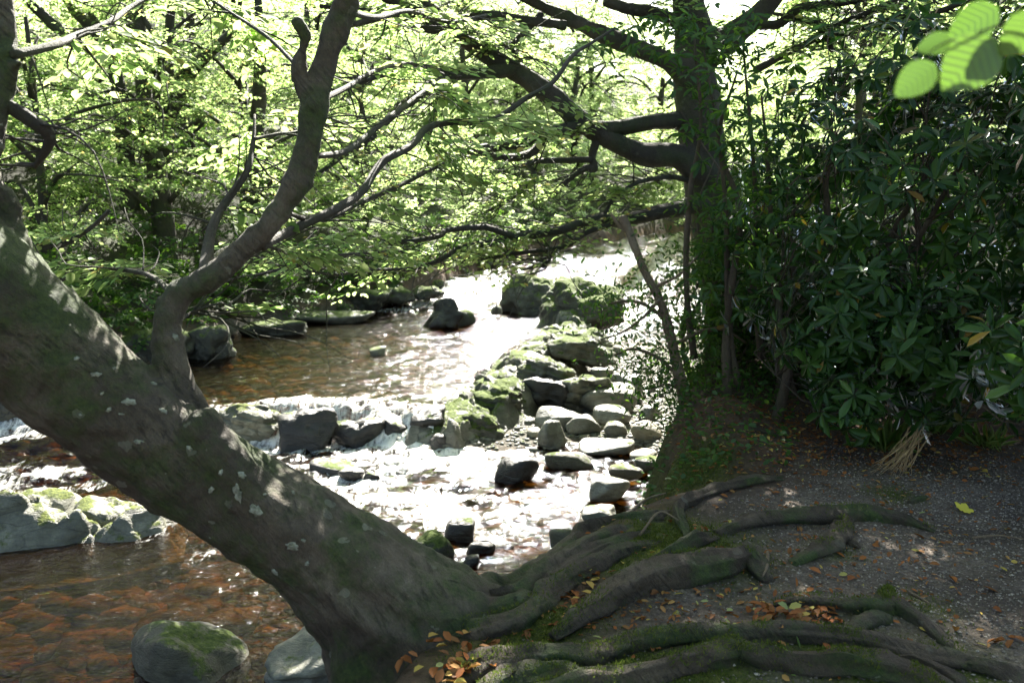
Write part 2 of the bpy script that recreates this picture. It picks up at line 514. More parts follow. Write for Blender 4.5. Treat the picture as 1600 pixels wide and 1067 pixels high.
def root_mound():
    xs = np.arange(-1.2, 4.2, 0.02); ys = np.arange(2.0, 6.6, 0.02)
    A, B = np.meshgrid(xs, ys); Mz = np.zeros_like(A)
    for px, rr, lift in ROOTS:
        pts_ = np.array([G(a_, b_, lift) for a_, b_ in px]); c = catmull(pts_, 70)
        r_ = np.interp(np.linspace(0, 1, 70), np.linspace(0, 1, len(rr)), rr) * np.linalg.norm(c - CAM, axis=1) / FPX
        for (x, y, _), q in zip(c, r_):
            i0, i1 = np.searchsorted(xs, [x - 5 * q, x + 5 * q]); j0, j1 = np.searchsorted(ys, [y - 5 * q, y + 5 * q])
            if i1 <= i0 or j1 <= j0: continue
            d2 = (A[j0:j1, i0:i1] - x) ** 2 + (B[j0:j1, i0:i1] - y) ** 2
            Mz[j0:j1, i0:i1] = np.maximum(Mz[j0:j1, i0:i1], 0.6 * q * np.exp(-d2 / (1.9 * q) ** 2))
    return xs, ys, Mz


MOUND = root_mound()


def mound(x, y):
    xs, ys, Mz = MOUND
    i = np.clip((x - xs[0]) / 0.02, 0, len(xs) - 2); j = np.clip((y - ys[0]) / 0.02, 0, len(ys) - 2)
    inside = (x > xs[0]) & (x < xs[-2]) & (y > ys[0]) & (y < ys[-2])
    i0 = i.astype(int); j0 = j.astype(int); fi = i - i0; fj = j - j0
    v_ = Mz[j0, i0] * (1 - fi) * (1 - fj) + Mz[j0, i0 + 1] * fi * (1 - fj) + Mz[j0 + 1, i0] * (1 - fi) * fj + Mz[j0 + 1, i0 + 1] * fi * fj
    return v_ * inside


XR_Y = [-12, 0, 2, 2.8, 3.2, 3.55, 3.93, 4.3, 4.6, 5.3, 6.3, 8, 10, 14, 20, 26, 32, 40, 60]
XR_X = [-2, -0.9, -0.55, -0.38, -0.25, -0.05, 0.18, 0.42, 0.85, 0.98, 1.2, 1.75, 2.4, 3.7, 6.6, 11.5, 20, 38, 80]
XL_Y = [-12, 5, 8, 10, 11.6, 14, 16, 18.5, 23.6, 30, 36, 42, 60]
XL_X = [-16, -13, -9, -6.2, -4.7, -4.3, -2.9, -1.6, 0.1, 4.2, 10, 20, 60]


def water_z(x, y):
    x = np.asarray(x, float); y = np.asarray(y, float)
    yc = np.where(x < -0.8, 9.0 + 0.18 * np.sin(x * 2.3), 9.0 + (x + 0.8) * 3.3)
    hw = np.where(x < -3.4, 1.2, np.where(x < -0.7, 0.30, 0.16))
    yc = np.where(x < -3.4, 8.9, yc)
    a = -1.0 + 0.32 * sstep(-1, 1, (y - yc) / hw)
    a = a + 0.36 * sstep(16.2, 19.6, y - 0.15 * x) + 0.042 * np.maximum(0, y - 20)
    return a


def ridge_d(x, y):
    """distance to the rock rib's line and position along it"""
    ax, ay, bx, by = -0.75, 8.9, 1.25, 15.6
    dx, dy = bx - ax, by - ay
    t = np.clip(((x - ax) * dx + (y - ay) * dy) / (dx * dx + dy * dy), 0, 1)
    return np.hypot(x - ax - t * dx, y - ay - t * dy), t


def ground_z(x, y):
    x = np.asarray(x, float); y = np.asarray(y, float)
    w = water_z(x, y)
    nb = n2(x, y, 1.1, 3, 11)
    bed = w - 0.26 + 0.10 * nb
    xr = np.interp(y, XR_Y, XR_X) + 0.12 * n2(x, y, 0.9, 2, 21) + 0.16 * n2(x, y, 3.0, 3, 23) * sstep(4.4, 5.0, y) * sstep(12, 9, y)
    xl = np.interp(y, XL_Y, XL_X) + 0.35 * n2(x, y, 0.45, 3, 22)
    # dry stone bed between the rib and the near bank
    d, t = ridge_d(x, y)
    side = ((x + 0.75) * 6.7 - (y - 8.9) * 2.0) > 0
    dry = sstep(7.4, 9.2, y) * side * sstep(17, 14, y)
    bed = bed * (1 - dry) + (-0.97 + 0.06 * nb) * dry
    edge = sstep(-0.9, -0.15, x - xr) * sstep(4.5, 6.0, y) * sstep(17, 13, y)
    bed = np.maximum(bed, bed * (1 - edge) + (-0.90 + 0.05 * nb) * edge)
    rib = -0.85 + 0.08 * nb
    k = np.exp(-(d / 0.42) ** 2)
    bed = np.maximum(bed, bed * (1 - k) + rib * k)
    # near bank
    s = x - xr
    br = 0.03 * n2(x, y, 1.4, 3, 31) + 0.012 * n2(x, y, 5, 3, 32)
    br = br + 0.13 * np.maximum(0, x - 2.3) * sstep(4.3, 7, y) + 0.035 * np.maximum(0, y - 6.0)
    br = br + 0.20 * np.exp(-(((x - 1.42) / 0.32) ** 2 + ((y - 5.75) / 0.5) ** 2))
    br = br - 0.10 * np.exp(-((s - 0.0) / 0.22) ** 2) * sstep(2.6, 3.4, y) * sstep(5.2, 4.6, y)
    br = br + mound(x, y) + 0.03 * n2(x, y, 2.3, 2, 33)
    br = np.minimum(br, 2.2 + 0.03 * y)
    kr = sstep(-0.30, 0.06, s)
    z = bed * (1 - kr) + br * kr
    # far bank and hillside
    sl = xl - x
    steep = sstep(3, -5, x)
    bl = w + 0.22 + 0.28 * sstep(0.2, 1.2, sl) + np.maximum(0, sl - 0.5) * (0.14 + 0.20 * steep) + 0.35 * n2(x, y, 0.3, 4, 41) * sstep(0.3, 3, sl)
    kl = sstep(-0.15, 0.35, sl)
    z = z * (1 - kl) + bl * kl
    return z


def gz(x, y):
    return float(ground_z(np.array([x]), np.array([y]))[0])


def wz(x, y):
    return float(water_z(np.array([x]), np.array([y]))[0])


def spaced(stops):
    """coordinates with varying step: list of (value, step at value)"""
    out = [stops[0][0]]
    while out[-1] < stops[-1][0]:
        st = np.interp(out[-1], [s[0] for s in stops], [s[1] for s in stops])
        out.append(out[-1] + st)
    return np.array(out)


def grid_faces(nx, ny, mask=None):
    i = np.arange(ny - 1)[:, None] * nx; j = np.arange(nx - 1)[None, :]
    F = np.stack([i + j, i + j + 1, i + nx + j + 1, i + nx + j], -1).reshape(-1, 4)
    if mask is not None:
        F = F[mask.ravel()]
    return F


# ground -----------------------------------------------------------
gx = spaced([(-95, 4.0), (-14, 0.45), (-5, 0.12), (-1.5, 0.06), (0, 0.04), (2.6, 0.045), (4.5, 0.12), (14, 0.5), (95, 4.0)])
gy = spaced([(-16, 1.5), (0.5, 0.25), (2.2, 0.045), (5.5, 0.045), (10, 0.10), (18, 0.25), (40, 0.9), (130, 6.0)])
X, Y = np.meshgrid(gx, gy)
Z = ground_z(X, Y)
MOSS = [(1000, 850, 0.16, 1), (1050, 835, 0.2, 1), (1110, 862, 0.22, .9), (1160, 868, .12, .7), (960, 880, .1, 1), (880, 960, .12, .8), (840, 985, 0.14, .8), (800, 1040, .2, 1), (900, 1055, .22, 1),
        (1000, 1050, .16, 1), (1100, 1062, .2, .9), (1300, 1012, .16, .8), (1400, 1040, .2, .9), (1500, 1060, .2, .9), (1075, 725, .2, .9), (1120, 712, .14, .8), (1300, 860, .1, .6), (1400, 765, .12, .5), (1450, 935, .1, .4)]
mossf = np.zeros_like(X)
for (a, b, r, k) in MOSS:
    g = G(a, b, 0.02)
    mossf = np.maximum(mossf, k * np.exp(-(((X - g[0]) / r) ** 2 + ((Y - g[1]) / (r * 1.25)) ** 2)))
mossf = np.clip(mossf * 1.5 + 0.5 * n2(X, Y, 6, 3, 51) * (mossf > 0.05), 0, 1)
sR = X - np.interp(Y, XR_Y, XR_X)
gravel = sstep(0.35, 0.9, sR + 0.35 * n2(X, Y, 1.5, 3, 52)) * sstep(5.6, 4.7, Y + 0.4 * n2(X, Y, 1.2, 3, 53)) * (X > 0)
underwater = (sstep(0.06, -0.06, Z - water_z(X, Y)))
mossf = np.maximum(mossf, sstep(0.05, -0.1, sR) * sstep(-0.6, -0.3, sR) * 0.8 * sstep(2.5, 3, Y) * (1 - underwater))
m, nt, out = new_mat('forest_floor')
v = coords(nt)
soil = ramp(nt, tex(nt, v, 9, 8, 0.72), [(0.3, (0.028, 0.020, 0.014)), (0.5, (0.065, 0.045, 0.031)), (0.7, (0.11, 0.075, 0.05))])
lit = ramp(nt, tex(nt, v, 2.2, 4), [(0.45, 0.0), (0.65, 0.6)])
soil = mixc(nt, lit, soil, ramp(nt, tex(nt, v, 60, 3), [(0.35, (0.05, 0.025, 0.015)), (0.7, (0.19, 0.09, 0.04))]))
grv = ramp(nt, tex(nt, v, 55, 4, 0.75), [(0.3, (0.05, 0.039, 0.029)), (0.5, (0.125, 0.10, 0.078)), (0.72, (0.26, 0.217, 0.175))])
grv = mixc(nt, ramp(nt, tex(nt, v, 1.7, 5, 0.65), [(0.42, 0.75), (0.62, 0.0)]), grv, (0.042, 0.032, 0.025))
col = mixc(nt, attr(nt, 'gravel'), soil, grv)
mc = ramp(nt, tex(nt, v, 40, 5, 0.7), [(0.3, (0.02, 0.03, 0.006)), (0.5, (0.055, 0.07, 0.012)), (0.72, (0.12, 0.12, 0.03))])
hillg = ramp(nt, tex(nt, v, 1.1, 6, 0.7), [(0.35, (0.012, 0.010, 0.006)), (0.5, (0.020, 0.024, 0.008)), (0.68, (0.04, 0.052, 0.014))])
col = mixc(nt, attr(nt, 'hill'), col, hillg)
col = mixc(nt, attr(nt, 'moss'), col, mc)
bedc = ramp(nt, tex(nt, v, 7, 7, 0.7), [(0.3, (0.012, 0.008, 0.003)), (0.5, (0.042, 0.026, 0.007)), (0.7, (0.34, 0.19, 0.04))])
col = mixc(nt, attr(nt, 'bed'), col, bedc)
hh = math_(nt, 'ADD', tex(nt, v, 45, 6, 0.75), math_(nt, 'MULTIPLY', tex(nt, v, 12, 4), 1.2))
shc = ramp(nt, tex(nt, v, 18, 7, 0.75), [(0.3, (0.03, 0.028, 0.022)), (0.5, (0.085, 0.08, 0.065)), (0.7, (0.20, 0.19, 0.16))])
col = mixc(nt, attr(nt, 'shore'), col, shc)
princ(nt, out, col, 0.9, 0.25, bump(nt, hh, 0.7, 0.03))
M['floor'] = m
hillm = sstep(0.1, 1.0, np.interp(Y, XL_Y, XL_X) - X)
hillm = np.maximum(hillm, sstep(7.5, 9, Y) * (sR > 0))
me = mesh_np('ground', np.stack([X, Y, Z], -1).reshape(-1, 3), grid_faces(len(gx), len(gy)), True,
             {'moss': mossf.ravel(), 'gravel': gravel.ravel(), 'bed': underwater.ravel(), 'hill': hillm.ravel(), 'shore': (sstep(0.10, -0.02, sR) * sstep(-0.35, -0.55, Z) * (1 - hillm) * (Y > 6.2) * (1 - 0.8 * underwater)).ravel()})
tag(link('ground', me, M['floor']), 'brown soil, gravel path and river bed between wooded banks', kind='structure')

# water ------------------------------------------------------------
wx = spaced([(-20, 0.8), (-6.5, 0.09), (-4.5, 0.045), (1.2, 0.04), (4, 0.12), (12, 0.3), (45, 1.5)])
wy = spaced([(1.0, 0.12), (3.8, 0.045), (9.6, 0.032), (12, 0.06), (20, 0.10), (30, 0.25), (46, 1.0)])
X, Y = np.meshgrid(wx, wy)
W = water_z(X, Y)
casc = np.exp(-((Y - (9.0 + 0.18 * np.sin(X * 2.3))) / 0.55) ** 2) * sstep(-3.9, -3.2, X) * sstep(0.2, -0.7, X)
below = sstep(9.1, 8.6, Y) * sstep(5.0, 7.2, Y) * sstep(-3.6, -2.4, X) * sstep(1.0, -0.5, X)
leftr = sstep(-3.0, -4.2, X) * sstep(10.2, 9.2, Y) * sstep(6.2, 7.2, Y)
far = sstep(15.6, 17.6, Y - 0.15 * X)
rough = np.clip(1.0 * casc + 0.46 * below + 0.9 * leftr + 0.75 * far, 0, 1)
q = np.stack([X.ravel(), Y.ravel(), np.zeros(X.size)], 1)
ang = 0.35
qs = np.stack([(q[:, 0] * math.cos(ang) + q[:, 1] * math.sin(ang)) * 1.0, (-q[:, 0] * math.sin(ang) + q[:, 1] * math.cos(ang)) * 1.0, q[:, 2]], 1)
big = fbm(q * 2.4 + 1.3, 3, 61).reshape(X.shape)
mid = fbm(qs * np.array([3.4, 9.0, 1]), 3, 62).reshape(X.shape)
rid = 1 - np.abs(fbm(qs * np.array([4.0, 7.0, 1]) + 9, 3, 63).reshape(X.shape)) * 2
fine = fbm(qs * np.array([8.0, 18.0, 1]) + 5, 2, 66).reshape(X.shape)
calm = np.exp(-(((X + 0.75) / 0.55) ** 2 + ((Y - 11.6) / 1.7) ** 2))
patch = (1 - 0.72 * calm) * np.clip(0.55 + 1.1 * n2(X, Y, 0.55, 2, 67) + 0.35 * sstep(-2.2, 0.2, X), 0.3, 1.3) * (1 - 0.66 * sstep(7.6, 6.4, Y) * sstep(-0.6, -1.4, X)) * (1 - 0.5 * sstep(-1.3, -2.4, X) * sstep(8.8, 9.6, Y) * sstep(15, 13, Y))
spark = sstep(-0.05, 0.3, n2(X, Y * 1.6, 1.3, 3, 69))
Wd = W + (0.016 + 0.06 * rough) * big + (0.030 * patch + 0.05 * rough) * mid + (0.002 + 0.058 * patch * spark + 0.016 * rough) * fine + rough * 0.03 * (rid - 0.6)
fall = casc * sstep(-0.98, -0.9, W) * sstep(-0.66, -0.75, W)
Wd = Wd + fall * 0.15 * fbm(q * np.array([9.0, 1.5, 1]), 3, 68).reshape(X.shape)
foamn = 0.5 + fbm(qs * np.array([2.2, 4.5, 1]) + 4, 4, 64).reshape(X.shape)
foam = np.clip(casc * 0.54 + below * 0.60 * foamn * 1.15 + leftr * 0.62 * foamn + far * 0.5 * foamn * sstep(22, 18, Y) + far * 0.14, 0, 1)
inb = (Z0 := ground_z(X, Y)) < Wd + 0.12
fm = inb[:-1, :-1] | inb[1:, :-1] | inb[:-1, 1:] | inb[1:, 1:]
fm &= (X[:-1, :-1] < np.interp(Y[:-1, :-1], XR_Y, XR_X) + 0.3)
m, nt, out = new_mat('river_water')
v = coords(nt, (1, 1, 1))
vf = coords(nt, (1.0, 1.7, 1.0))
h1 = tex(nt, vf, 6.0, 4, 0.6); h2 = tex(nt, vf, 22, 3, 0.55)
rgh = attr(nt, 'rough')
hs = math_(nt, 'ADD', math_(nt, 'MULTIPLY', h1, 1.0), math_(nt, 'MULTIPLY', h2, 0.06))
bn = bump(nt, hs, 1.0, 0.035)
fr = N(nt, 'ShaderNodeFresnel'); fr.inputs['IOR'].default_value = 1.26; nt.links.new(bn, fr.inputs['Normal'])
tr = N(nt, 'ShaderNodeBsdfTransparent'); tr.inputs[0].default_value = (0.49, 0.30, 0.08, 1)
gl = N(nt, 'ShaderNodeBsdfGlossy'); gl.inputs['Roughness'].default_value = 0.07; nt.links.new(bn, gl.inputs['Normal'])
pd = N(nt, 'ShaderNodeBsdfDiffuse'); pd.inputs[0].default_value = (0.010, 0.006, 0.002, 1)
mu = N(nt, 'ShaderNodeMixShader'); mu.inputs[0].default_value = 0.25; nt.links.new(tr.outputs[0], mu.inputs[1]); nt.links.new(pd.outputs[0], mu.inputs[2])
mx = N(nt, 'ShaderNodeMixShader'); nt.links.new(fr.outputs[0], mx.inputs[0]); nt.links.new(mu.outputs[0], mx.inputs[1]); nt.links.new(gl.outputs[0], mx.inputs[2])
fo = princ(nt, None, (0.78, 0.77, 0.72), 0.5, 0.5, bn)
vst = coords(nt, (4.0, 0.7, 0.7))
fnz = math_(nt, 'ADD', math_(nt, 'MULTIPLY', tex(nt, vf, 6, 7, 0.75), 0.5), math_(nt, 'MULTIPLY', tex(nt, vst, 7, 5, 0.7), 0.5))
fk = math_(nt, 'MULTIPLY', attr(nt, 'foam'), math_(nt, 'ADD', math_(nt, 'MULTIPLY', math_(nt, 'SUBTRACT', fnz, 0.5), 5.0), 1.0))
fk = ramp(nt, fk, [(0.30, 0.0), (0.75, 0.92)])
mf = N(nt, 'ShaderNodeMixShader'); nt.links.new(fk, mf.inputs[0]); nt.links.new(mx.outputs[0], mf.inputs[1]); nt.links.new(fo.outputs[0], mf.inputs[2])
nt.links.new(mf.outputs[0], out.inputs['Surface'])
M['water'] = m
me = mesh_np('water', np.stack([X, Y, Wd], -1).reshape(-1, 3), grid_faces(len(wx), len(wy), fm), True, {'foam': foam.ravel(), 'rough': rough.ravel()})
tag(link('water', me, M['water']), 'brown peaty river breaking into white water over low ledges', kind='structure')


# ------------------------------------------------------------------ rocks
def ico(sub):
    import bmesh
    bm = bmesh.new(); bmesh.ops.create_icosphere(bm, subdivisions=sub, radius=1)
    V = np.array([v_.co[:] for v_ in bm.verts]); F = np.array([[v_.index for v_ in f.verts] for f in bm.faces])
    bm.free(); return V, F


ICO = {k: ico(k) for k in (1, 2, 3, 4, 5)}


def blocky(u, v_, sc, seed, tilt=0.5):
    """broken-slab relief: each cell is a tilted facet at its own height"""
    r = np.random.RandomState(seed)
    u = u / sc; v_ = v_ / sc
    iu = np.floor(u).astype(int); iv = np.floor(v_).astype(int)
    best = np.full(u.shape, 1e9); h = np.zeros(u.shape); sec = np.full(u.shape, 1e9)
    for du in (-1, 0, 1):
        for dv in (-1, 0, 1):
            cu, cv = iu + du, iv + dv
            k = np.zeros_like(cu)
            ju = (_hash(cu, cv, k, seed) + 1) / 2; jv = (_hash(cu, cv, k + 1, seed) + 1) / 2
            d = (u - cu - ju) ** 2 + (v_ - cv - jv) ** 2
            hh_ = _hash(cu, cv, k + 2, seed) * 0.5 + tilt * (_hash(cu, cv, k + 3, seed) * (u - cu - ju) + (0.6 + 0.4 * _hash(cu, cv, k + 4, seed)) * (v_ - cv - jv))
            m_ = d < best
            sec = np.where(m_, best, np.minimum(sec, d)); h = np.where(m_, hh_, h); best = np.where(m_, d, best)
    gap = np.sqrt(sec) - np.sqrt(best)
    return h - 0.5 * np.exp(-(gap / 0.06) ** 2)


def rock_shape(size, rotz, seed, sub=4, p=10, npl=14, amp=0.06, strata=0.0, tilt=(0.3, 0.0), peak=0.0):
    r = np.random.RandomState(seed)
    D, F = ICO[sub]
    n_ = unit(r.normal(size=(npl, 3)) * np.array([1, 1, 0.8])); d_ = r.uniform(0.72, 1.0, npl)
    n_ = np.vstack([n_, np.eye(3), -np.eye(3)]); d_ = np.concatenate([d_, np.full(6, 0.97)])
    s_ = (np.maximum(D @ n_.T, 0) / d_) ** p
    R = s_.sum(1) ** (-1.0 / p)
    V = D * R[:, None]
    V = V / np.abs(V).max(0)
    V = V * (np.asarray(size) * 0.5)
    if peak: V[:, :2] *= (1 - peak * np.clip(V[:, 2:3] / (size[2] * 0.5) * 0.5 + 0.5, 0, 1))
    ms = float(min(size))
    V = V + unit(V) * (fbm(V / ms * 1.6 + seed, 4, seed % 97) * amp * 2.2 * ms)[:, None]
    V = V + unit(V) * (fbm(V / ms * 7 + seed, 3, seed % 89) * amp * 0.5 * ms)[:, None]
    if p > 20:
        V = V + unit(V) * (0.10 * ms * blocky(V[:, 0] * 1.0 + V[:, 2] * .6, V[:, 1] + V[:, 2] * .8, ms * 0.42, seed))[:, None]
    if strata > 0:
        ax = unit(np.array([tilt[0], tilt[1], 1.0])); h = V @ ax + 0.04 * fbm(V * 3, 3, 5)
        st = h / strata
        saw = np.abs((st - np.floor(st)) - 0.5) * 2
        V = V * (1 + 0.0) - unit(V * np.array([1, 1, 0.2])) * (np.maximum(0, saw - 0.62) * strata * 0.9)[:, None]
    c, s = math.cos(rotz), math.sin(rotz)
    V = V @ np.array([[c, s, 0], [-s, c, 0], [0, 0, 1]])
    return V, F


def rock(name, label, loc, size, mat, rotz=0.0, seed=1, sub=4, p=10, amp=0.06, strata=0.0, group=None, cat='rock', tilt=(0.3, 0), rx=0.0, ry=0.0, peak=0.0):
    V, F = rock_shape(size, 0, seed, sub, p, 14, amp, strata, tilt, peak)
    o = link(name, mesh_np(name, V, F), M[mat])
    o.location = loc
    o.rotation_euler = (rx, ry, rotz)
    return tag(o, label, cat, group)


def rock_px(name, label, x0, x1, yt, yb, zb, mat, depth=0.8, seed=1, sink=0.3, **kw):
    g = G((x0 + x1) / 2, yb, zb)
    d = math.sqrt(((g - CAM) ** 2).sum())
    w = (x1 - x0) / FPX * d
    el = math.atan2(CAM[2] - zb, g[1])
    dep = w * depth
    h = max(0.04, ((yb - yt) / FPX * d - dep * 0.5 * math.sin(el)) / math.cos(el))
    H = h * (1 + sink)
    loc = (g[0], g[1] + dep * 0.5, zb + h - H / 2)
    return rock(name, label, loc, (w * 1.06, dep, H * 1.05), mat, seed=seed, **kw)


RK = rock_px


def outcrop(name, label, line, widths, tops, zb, mat, seed, step=0.02, a1=0.16, a2=0.06, cat='rock'):
    line = np.array(line, float)
    Ln = np.linalg.norm(np.diff(line, axis=0), axis=1).sum()
    nu = int(Ln / step); nv = int(max(widths) * 2 / step)
    c = catmull(np.column_stack([line, np.zeros(len(line))]), nu)[:, :2]
    t = unit(np.gradient(c, axis=0)); nrm = np.stack([t[:, 1], -t[:, 0]], 1)
    wd = np.interp(np.linspace(0, 1, nu), np.linspace(0, 1, len(widths)), widths)
    tp_ = np.interp(np.linspace(0, 1, nu), np.linspace(0, 1, len(tops)), tops)
    vv = np.linspace(-1.25, 1.25, nv)
    XY = c[:, None, :] + nrm[:, None, :] * (vv[None, :] * wd[:, None])[..., None]
    x, y = XY[..., 0], XY[..., 1]
    wob = 0.22 * n2(x, y, 2.2, 3, seed)
    e = sstep(1.15, 0.25, np.abs(vv)[None, :] + wob)
    ends = sstep(0, 0.06, np.linspace(0, 1, nu)) * sstep(1, 0.94, np.linspace(0, 1, nu))
    e = e * ends[:, None]
    th = 0.5; xr_, yr_ = x * math.cos(th) + y * math.sin(th), (-x * math.sin(th) + y * math.cos(th)) * 1.7
    h = zb + (tp_[:, None] - zb) * e + e * (a1 * blocky(xr_, yr_, 0.75, seed, 0.8) + a2 * blocky(xr_ + 3, yr_, 0.26, seed + 1) + 0.05 * n2(x, y, 5, 4, seed + 2))
    V = np.stack([x, y, h], -1).reshape(-1, 3)
    V = V + 0.10 * e.reshape(-1, 1) * np.stack([fbm(V * np.array([3.5, 3.5, 5]), 4, seed + 5), fbm(V * np.array([3.5, 3.5, 5]) + 9, 4, seed + 6), 0.3 * fbm(V * 4 + 5, 3, seed + 7)], 1)
    o = link(name, mesh_np(name, V, grid_faces(nv, nu)[:, ::-1]), M[mat])
    md_ = o.modifiers.new('soften', 'SMOOTH'); md_.factor = 0.5; md_.iterations = 2
    return tag(o, label, cat)


outcrop('rock_outcrop', 'jagged rib of pale broken rock dividing the pool from the dry boulders', [(-0.95, 8.55), (-0.35, 9.6), (0.2, 11.4), (0.75, 13.4), (1.35, 15.8)], [0.5, 0.66, 0.66, 0.6, 0.5], [-0.84, -0.66, -0.56, -0.46, -0.45], -1.12, 'slate', 951, 0.02, 0.17, 0.08)
# upper pool
RK('boulder', 'dark pointed rock standing alone in the middle of the bright pool', 655, 732, 462, 514, -0.66, 'wet_rock', 0.8, 3, p=9, amp=0.16, rotz=0.3, peak=0.72)
RK('boulder', 'small moss-tufted stone at the foot of the lone dark rock', 715, 742, 484, 508, -0.66, 'mossy_rock', 0.9, 4, sub=3)
RK('boulder', 'tiny yellow-green mossy stone barely breaking the calm amber pool', 574, 600, 541, 557, -0.68, 'mossy_slab', 1.0, 5, sub=3)
RK('boulder', 'dark mossy hump of rock in the rapids beyond the rib', 786, 905, 430, 487, -0.6, 'mossy_rock', 0.7, 6, p=5, amp=0.17, sub=5, peak=0.4)
RK('boulder', 'large moss-covered boulder at the upstream end of the stone rib', 834, 990, 432, 516, -0.62, 'mossy_rock', 0.75, 8, p=5, amp=0.16, sub=5, peak=0.25)
RK('boulder', 'little grey stone in white water beside the dark mossy hump', 768, 784, 478, 490, -0.6, 'boulder', 1.0, 9, sub=3)
# the rib
RK('rib_rock', 'pale broad slab below the large moss-covered boulder', 850, 962, 515, 560, -0.6, 'slate', 0.9, 21, p=24, amp=0.09, strata=0.11, sub=5, rotz=0.2)
RK('rib_rock', 'stepped grey-green slab with dark undercut on the rib', 795, 908, 557, 612, -0.75, 'slate', 0.9, 22, p=24, amp=0.11, strata=0.13, sub=5, rotz=-0.1)
RK('rib_rock', 'blue-black shadowed block at the heart of the stone rib', 815, 900, 590, 636, -0.85, 'wet_rock', 0.8, 23, p=24, amp=0.10, strata=0.12, sub=4)
RK('rib_rock', 'pale cracked bedrock face beside the blue-black block', 872, 962, 587, 640, -0.9, 'slate', 0.8, 24, p=24, amp=0.08, strata=0.15, sub=5, rotz=0.5)
RK('rib_rock', 'moss-topped block with a steep dark side in the rib', 738, 822, 606, 654, -0.86, 'mossy_rock', 0.9, 25, p=24, amp=0.10, strata=0.14, sub=5, rotz=0.4)
RK('rib_rock', 'dark wedge of rock with green moss above the cascade', 676, 782, 648, 694, -0.98, 'mossy_rock', 0.7, 27, p=24, amp=0.10, strata=0.12, sub=5, rotz=0.25)
RK('rib_rock', 'low wet toe of the stone rib in the white water', 664, 730, 676, 706, -1.0, 'wet_rock', 0.8, 28, p=24, amp=0.12, sub=4)
RK('rib_rock', 'small yellow mossy knob on the pool side of the rib', 742, 778, 578, 600, -0.72, 'mossy_slab', 0.9, 29, sub=4, amp=0.1, p=24)
RK('rib_rock', 'brown shadowed boulder leaning on the far end of the rib', 902, 950, 552, 574, -0.85, 'olive_rock', 0.9, 32, sub=4, p=24)
# dry boulders
RK('boulder', 'biggest smooth pale grey boulder on the dry stones', 906, 998, 604, 648, -0.93, 'boulder', 0.75, 41, p=7, amp=0.04, sub=5)
RK('boulder', 'rounded white-topped boulder in front of the biggest one', 932, 995, 635, 667, -0.95, 'boulder', 0.75, 42, p=7, amp=0.03, rotz=0.2)
RK('boulder', 'flat-topped grey-green boulder at the rib foot', 836, 910, 637, 674, -0.97, 'boulder', 0.7, 43, p=13, amp=0.03)
RK('boulder', 'pyramid-shaped grey stone at the edge of the shallows', 829, 895, 658, 702, -0.99, 'boulder', 0.8, 44, p=16, amp=0.05, rotz=0.6, peak=0.55)
RK('boulder', 'long low blue-grey slab between the boulders', 882, 938, 650, 679, -0.97, 'boulder', 0.6, 45, p=12, amp=0.04, rotz=0.3)
RK('boulder', 'upright grey stone leaning behind the biggest boulder', 923, 960, 576, 608, -0.92, 'boulder', 0.9, 46, p=12)
RK('boulder', 'slanting dark-sided stone under the holly twigs', 952, 1006, 586, 620, -0.92, 'boulder', 0.7, 47, p=13, rotz=-0.4)
RK('boulder', 'smooth tan stone at the foot of the near bank', 988, 1036, 660, 689, -0.95, 'tan_stone', 0.8, 48, p=6, amp=0.03)
RK('boulder', 'small dark stone above the tan one', 1000, 1032, 635, 657, -0.93, 'boulder', 0.9, 49, sub=3)
RK('boulder', 'small grey chip wedged below the white-topped boulder', 946, 980, 660, 680, -0.96, 'boulder', 0.8, 50, sub=3, p=16)
# lower pool
RK('boulder', 'black boulder with a bright wet top in the glittering shallows', 774, 842, 714, 760, -1.0, 'wet_rock', 0.75, 61, p=7, amp=0.05, rotz=0.4)
RK('boulder', 'low olive stone beside the black boulder', 854, 930, 708, 740, -1.0, 'olive_rock', 0.7, 62, p=7, amp=0.04)
RK('boulder', 'thin dark slab awash at the edge of the dry stones', 908, 994, 688, 712, -0.99, 'boulder', 0.6, 63, p=14, amp=0.06)
RK('boulder', 'pale square-cut block near the bank roots', 918, 984, 748, 784, -0.97, 'boulder', 0.8, 64, p=18, amp=0.05, rotz=0.35)
RK('boulder', 'flat greenish stone just beyond the arching roots', 912, 964, 793, 818, -0.96, 'boulder', 0.8, 65, p=14, rotz=-0.2)
RK('boulder', 'tan capstone on a pair of stones by the bank', 988, 1030, 703, 720, -0.9, 'tan_stone', 0.9, 66, sub=3)
RK('boulder', 'greyer under-stone of the pair by the bank', 994, 1034, 716, 738, -0.95, 'olive_rock', 0.9, 67, sub=3)
RK('boulder', 'dark stone under the bank next to the square-cut block', 956, 1004, 728, 752, -0.95, 'olive_rock', 0.8, 68, sub=3, p=12)
RK('boulder', 'round boulder bearded with green moss behind the leaning trunk', 646, 704, 836, 894, -1.02, 'mossy_rock', 0.9, 69, p=6, amp=0.07)
RK('boulder', 'black wet hump with a smooth water collar', 690, 738, 814, 852, -1.02, 'wet_rock', 0.9, 70, p=7, amp=0.06)
RK('boulder', 'thin black wet stone just breaking the ripples', 732, 778, 844, 868, -1.01, 'wet_rock', 0.6, 71, p=10, rotz=0.5)
RK('boulder', 'small brown stone with ripples round it', 722, 748, 868, 888, -1.01, 'wet_rock', 0.9, 72, sub=3)
RK('boulder', 'round green-grey boulder peeping over the arching roots', 862, 920, 830, 886, -1.0, 'olive_rock', 0.9, 73, p=6, amp=0.04)
RK('boulder', 'jagged black stone in the foam below the cascade', 528, 566, 732, 752, -1.0, 'wet_rock', 0.8, 74, sub=3, p=16)
RK('boulder', 'lesser black stone next to the jagged one in foam', 566, 592, 738, 754, -1.0, 'wet_rock', 0.8, 75, sub=3, p=16)
